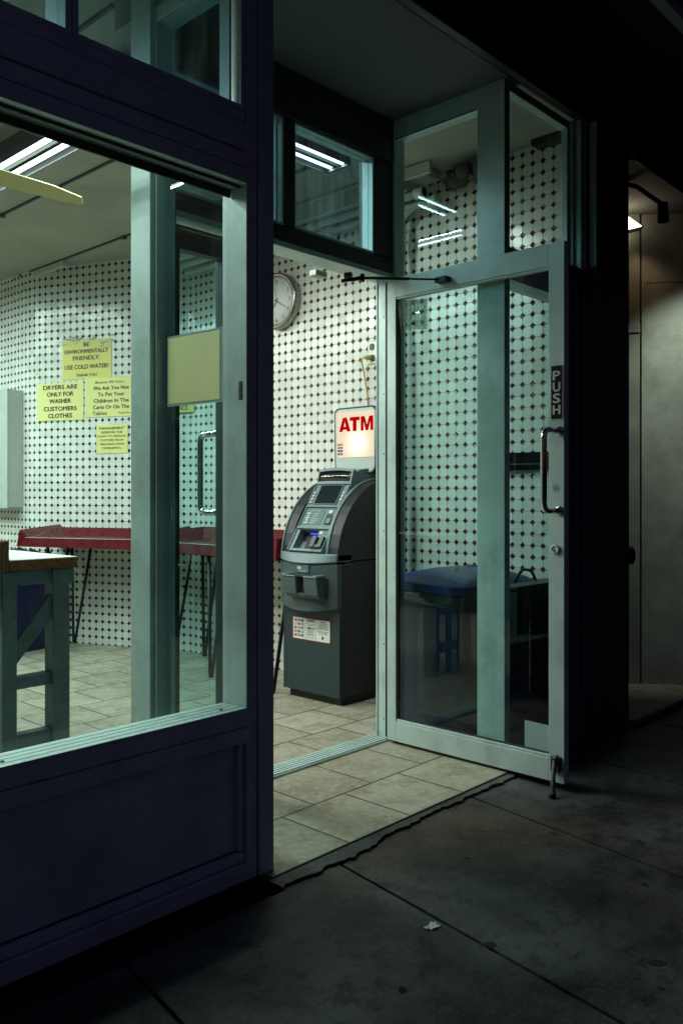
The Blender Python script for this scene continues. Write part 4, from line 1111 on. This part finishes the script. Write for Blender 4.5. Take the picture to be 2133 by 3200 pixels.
ld = MB().mat('blue_lid'); rg = []
def lring(z, s_): return [WT @ V((x, y, z)) for x, y in rounded(.54 * s_, .46 * s_, .07 * s_, 8)]
def lband(rows, sm):
    rg = [lring(z, s_) for z, s_ in rows]; n = len(rg[0])
    ld.add([q for r0 in rg for q in r0], [(l * n + k, l * n + (k + 1) % n, (l + 1) * n + (k + 1) % n, (l + 1) * n + k) for l in range(len(rg) - 1) for k in range(n)], smooth=sm)
lband([(.692, 1.02), (.694, 1.065), (.730, 1.08)], False); lband([(.730, 1.08), (.736, 1.05)], False)
lband([(.736, 1.05), (.750, .97), (.772, .74), (.790, .42), (.796, .10)], True)
ld.face(list(lring(.796, .10)))
for sg_ in (-1, 1):
    ld.tube([WT @ V((sg_ * .25, -.20, .738)), WT @ V((sg_ * .10, -.06, .787)), WT @ V((sg_ * .03, .0, .796))], .011, 8)
ld.build('lid', parent=tb)
sc_ = thing('small_cabinet', 'small dark cabinet with a cable on top at the foot of the right window', 'cabinet', (3.55, 2.08, 0))
MB().mat('cab').box(3.36, 3.79, 2.04, 2.15, 0.001, .712).build('box', parent=sc_, bevel=.004)
MB().mat('cab').box(3.35, 3.80, 2.035, 2.155, .713, .730).build('top', parent=sc_, bevel=.003)
MB().mat('bag').tube(arcpath([(3.42, 2.09, .74), (3.47, 2.085, .80), (3.55, 2.08, .79), (3.60, 2.085, .738)], .03), .007, 8).build('cable', parent=sc_)
ws = thing('wall_strip', 'black horizontal strip box mounted on the near end of the tiled wall', 'wall box', (3.80, 2.2, 1.32))
MB().mat('void').box(3.795, 3.829, 2.06, 2.40, 1.275, 1.365).build('box', parent=ws, bevel=.003)
MB().mat('atm_dark').box(3.788, 3.7945, 2.06, 2.40, 1.300, 1.308).build('lip', parent=ws, bevel=.001)

# dryers on the far left wall, seen only as reflections in the side glass
def dryer(y):
    D = thing('stacked_dryer', 'stacked double dryer of brushed steel against the left wall', 'dryer', (-.8, y, 0), 0, 'row of stacked dryers')
    MB().mat('dryer').box(-1.47, -.70, y - .39, y + .39, 0, 2.0).build('cabinet', parent=D, bevel=.006)
    for z in (.52, 1.50):
        dr = MB().mat('dryer').lathe([(.29, 0), (.29, .03), (.24, .045), (.22, .03)], axis((-.699, y, z), (1, 0, 0)), 32, cap=False).build('door', parent=D)
        MB().mat('screen').lathe([(.218, .02), (.0001, .03)], axis((-.699, y, z), (1, 0, 0)), 32).build('window', parent=dr)
    MB().mat('atm_mid').box(-.70, -.688, y - .36, y + .36, .90, 1.12).mat('redink').box(-.688, -.686, y - .25, y - .2, .99, 1.03).mat('button').box(-.688, -.686, y + .05, y + .15, .97, 1.05).build('control_panel', parent=D)
    return D
d0 = dryer(3.2)
for k in range(1, 5):
    c = copy_tree(d0); c.location = (-.8, 3.2 + .80 * k, 0)

# ------------------------------------------------------------------ neighbouring entrance
ne = thing('neighbour_entrance', 'lit metal clad entrance of the next shop with a raised concrete step', 'entrance', (4.8, 2.0, 0))
MB().mat('slab').box(4.052, 6.2, 1.80, 3.2, -.2, .030).mat('black').box(4.052, 6.2, 1.792, 1.799, -.2, .022).build('step', parent=ne, bevel=.006)
w0, w1 = V((4.874, 2.119, 0)), V((5.135, 1.76, 0)); wd = (w1 - w0).normalized(); wn = V((wd.y, -wd.x, 0)); wn = wn if wn.dot(V((-1, -.5, 0))) > 0 else -wn
def clad(s0, s1, z0, z1, o0, o1, mb): return mb.add([w0 + wd * s + wn * o + UP * z for z in (z0, z1) for s, o in ((s0, o0), (s1, o0), (s1, o1), (s0, o1))], [(3, 2, 1, 0), (4, 5, 6, 7), (0, 1, 5, 4), (1, 2, 6, 5), (2, 3, 7, 6), (3, 0, 4, 7)])
m = MB().mat('sheet'); clad(0, .44, .031, 2.398, -.03, 0, m); clad(0, .44, 2.401, 2.81, -.03, 0, m)
m.build('metal_cladding', parent=ne, bevel=.002)
m = MB().mat('jamb'); clad(-.075, -.012, .031, 2.81, -.03, .012, m); clad(-.10, -.080, .031, 2.10, -.03, .004, m); clad(-.16, -.105, .031, 2.81, -.03, .0, m); clad(-.165, -.012, 2.105, 2.155, .0125, .024, m)
m.build('door_jamb', parent=ne, bevel=.002)
m = MB().mat('alum_dark'); clad(-.9, -.165, .031, 2.81, -.05, -.03, m); m.build('door_panel', parent=ne)
MB().mat('soffit').box(4.052, 6.2, 1.80, 3.2, 2.812, 2.86).mat('black').box(4.052, 6.2, 1.79, 1.799, 2.80, 2.90).build('soffit', parent=ne)
MB().mat('black').box(5.137, 6.2, 1.77, 3.2, .031, 2.81).build('side_wall', parent=ne)
def cone_lamp(label, org, aim, grp='cone wall lamps of the next shop'):
    Lm = thing('wall_lamp', label, 'lamp', org, 0, grp)
    mx = axis(org, aim)
    MB().mat('black').lathe([(.012, -.09), (.014, -.012), (.028, -.008), (.030, 0), (.055, .075)], mx, 24).build('shade', parent=Lm)
    MB().mat('lamp').lathe([(.050, .066), (.035, .074), (.0001, .078)], mx, 24).build('bulb', parent=Lm)
    MB().mat('alum').lathe([(.0552, .0745), (.057, .078), (.054, .080)], mx, 24).build('rim', parent=Lm)
    return Lm
lm = thing('wall_lamp', 'small glowing wedge shaped lamp beside the pier at the next entrance', 'lamp', (4.70, 2.13, 2.70))
cc, rr_ = V((4.700, 2.135, 2.71)), V((.682, -.731, 0))
def lp3(a, z, o=0): return cc + rr_ * a + UP * z + V((-.73, -.68, 0)) * o
MB().mat('lamp').prism([(-.06, .085), (-.06, -.050), (.080, -.016)], lambda p, t: lp3(p[0], p[1] - (.0), t), -.03, .03).build('lens', parent=lm, bevel=.003)
MB().mat('alum').prism([(-.055, -.052), (-.055, -.060), (.090, -.026), (.090, -.017)], lambda p, t: lp3(p[0], p[1], t), -.034, .034).build('tray', parent=lm, bevel=.002)
MB().mat('black').tube([lp3(-.05, 0), lp3(-.30, .07)], .012, 10).build('bracket', parent=lm)
cm_ = thing('security_camera', 'dark bracket camera hanging under the soffit of the next entrance', 'camera', (4.45, 1.85, 2.7))
MB().mat('void').tube([(4.30, 1.99, 2.812), (4.36, 1.92, 2.785), (4.452, 1.825, 2.695)], .012, 10).build('bracket', parent=cm_)
MB().mat('void').tube([(4.455, 1.822, 2.70), (4.456, 1.818, 2.60)], [.026, .030], 16).build('body', parent=cm_)
kn = thing('standpipe_cap', 'dark round capped pipe end sticking out of the black pier', 'pipe cap', (4.06, 1.86, .845))
MB().mat('black').tube([(4.045, 1.88, .845), (4.092, 1.842, .845)], .044, 24).build('pipe_stub', parent=kn)
MB().mat('alum_dark').lathe([(.046, 0), (.046, .010), (.034, .012), (.032, .006), (.014, .006), (.012, .012), (.0001, .013)], axis((4.0925, 1.8416, .845), (.78, -.63, 0)), 28).build('cap', parent=kn)
# light of the next entrance's downlight, just beyond the frame
dl = thing('hanging_lamp', 'black hanging lamp under the awning facing the next entrance', 'lamp', (4.45, 1.15, 2.8))
MB().mat('black').tube([(4.45, 1.15, 3.30), (4.45, 1.15, 2.80)], .01, 8).build('stem', parent=dl)
LX = axis((4.45, 1.15, 2.80), V((5.06, 1.92, 1.75)) - V((4.45, 1.15, 2.80)))
MB().mat('black').lathe([(.02, -.06), (.03, -.05), (.075, .05)], LX, 24, cap=False).build('shade', parent=dl)
MB().mat('lamp').lathe([(.0001, .02), (.03, .01), (.04, -.02)], LX, 20).build('bulb', parent=dl)
def spot(name, loc, aim, energy, size, blend, col, radius=.03):
    ld_ = bpy.data.lights.new(name, 'SPOT'); ld_.energy = energy; ld_.spot_size = rad(size); ld_.spot_blend = blend; ld_.color = col; ld_.shadow_soft_size = radius
    o = bpy.data.objects.new(name, ld_); COL.objects.link(o); o.location = loc
    o.rotation_euler = (V(aim) - V(loc)).to_track_quat('-Z', 'Y').to_euler(); return o
spot('hanging_lamp_beam', (4.475, 1.18, 2.76), (5.05, 1.88, 1.6), 85, 58, .9, (.86, 1., .82))
spot('wall_lamp_beam', (4.735, 2.07, 2.64), (4.9, 2.06, 1.8), 1.8, 110, 1., (1., .66, .36))

# ------------------------------------------------------------------ awning overhead
aw = thing('awning', 'dark vinyl awning over the pavement with dim blue lettering on its valance', 'awning', (2.5, 1.0, 2.6))
m = MB().mat('awning')
m.prism([(.93, 2.52), (.93, 2.80), (1.90, 3.60), (1.90, 3.58), (.945, 2.79), (.945, 2.52)], lambda p, t: V((t, p[0], p[1])), 1.85, 9.)
m.build('canopy', parent=aw)
MB().mat('soffit').box(1.85, 9., .924, .955, 2.49, 2.519).build('bottom_rail', parent=aw)
t = MB().mat('awn_txt'); t.text('OFF', (2.225, .928, 2.565), (1, 0, 0), UP, capw=.215, caph=.19, align='L', bold=.0, lift=.001)
t.build('lettering', parent=aw)
MB().mat('black').box(1.86, 9., .96, 1.90, 3.30, 3.33).build('ceiling_board', parent=aw)

# litter
lt = MB().mat('white'); rr = random.Random(2); cx0, cy0 = 1.829, 1.371
gp = [[V((cx0 + .011 * (i - 2) + rr.uniform(-.004, .004), cy0 + .008 * (j - 1.5) + rr.uniform(-.003, .003), -.0135 + rr.uniform(0, .009))) for i in range(5)] for j in range(4)]
lt.add([q for r0 in gp for q in r0], [(j * 5 + i, j * 5 + i + 1, j * 5 + i + 6, j * 5 + i + 5) for j in range(3) for i in range(4) if (i, j) not in ((0, 0), (3, 2))])
o = lt.build('paper_scrap')
tag(o, 'tiny crumpled white paper scrap on the dark sidewalk', 'litter')

# ------------------------------------------------------------------ camera, sky
cam = bpy.data.cameras.new('camera'); co = bpy.data.objects.new('camera', cam); COL.objects.link(co)
cam.sensor_fit = 'HORIZONTAL'; cam.sensor_width = 36; cam.lens = 2646 / 2133 * 36
cam.shift_y = -55 / 2133; cam.clip_end = 300; cam.clip_start = .05
co.location = (0, 0, 1.15); co.rotation_euler = (rad(90), 0, rad(-(90 - 43.0)))
SC.camera = co
w = bpy.data.worlds.new('World'); SC.world = w; w.use_nodes = True
nt = w.node_tree; bg = nt.nodes['Background']
sky = nt.nodes.new('ShaderNodeTexSky'); sky.sky_type = 'NISHITA'; sky.sun_disc = False
sky.sun_elevation = rad(-1.2); sky.sun_rotation = rad(10); sky.air_density = 1.2; sky.ozone_density = 2.5
tn = nt.nodes.new('ShaderNodeMix'); tn.data_type = 'RGBA'; tn.blend_type = 'MULTIPLY'; tn.inputs[0].default_value = 1; tn.inputs[7].default_value = (1.28, .92, 1.28, 1)
nt.links.new(sky.outputs[0], tn.inputs[6]); nt.links.new(tn.outputs[2], bg.inputs[0]); bg.inputs[1].default_value = .15
SKY = bg
SC.view_settings.view_transform = 'Standard'; SC.view_settings.look = 'None'
SC.view_settings.exposure = 0; SC.view_settings.gamma = 1; SC.view_settings.use_curve_mapping = False
cy = SC.cycles
cy.max_bounces = 10; cy.diffuse_bounces = 5; cy.glossy_bounces = 5; cy.transparent_max_bounces = 24; cy.transmission_bounces = 6
cy.caustics_reflective = False; cy.caustics_refractive = False; cy.sample_clamp_indirect = 6.
cy.use_denoising = True
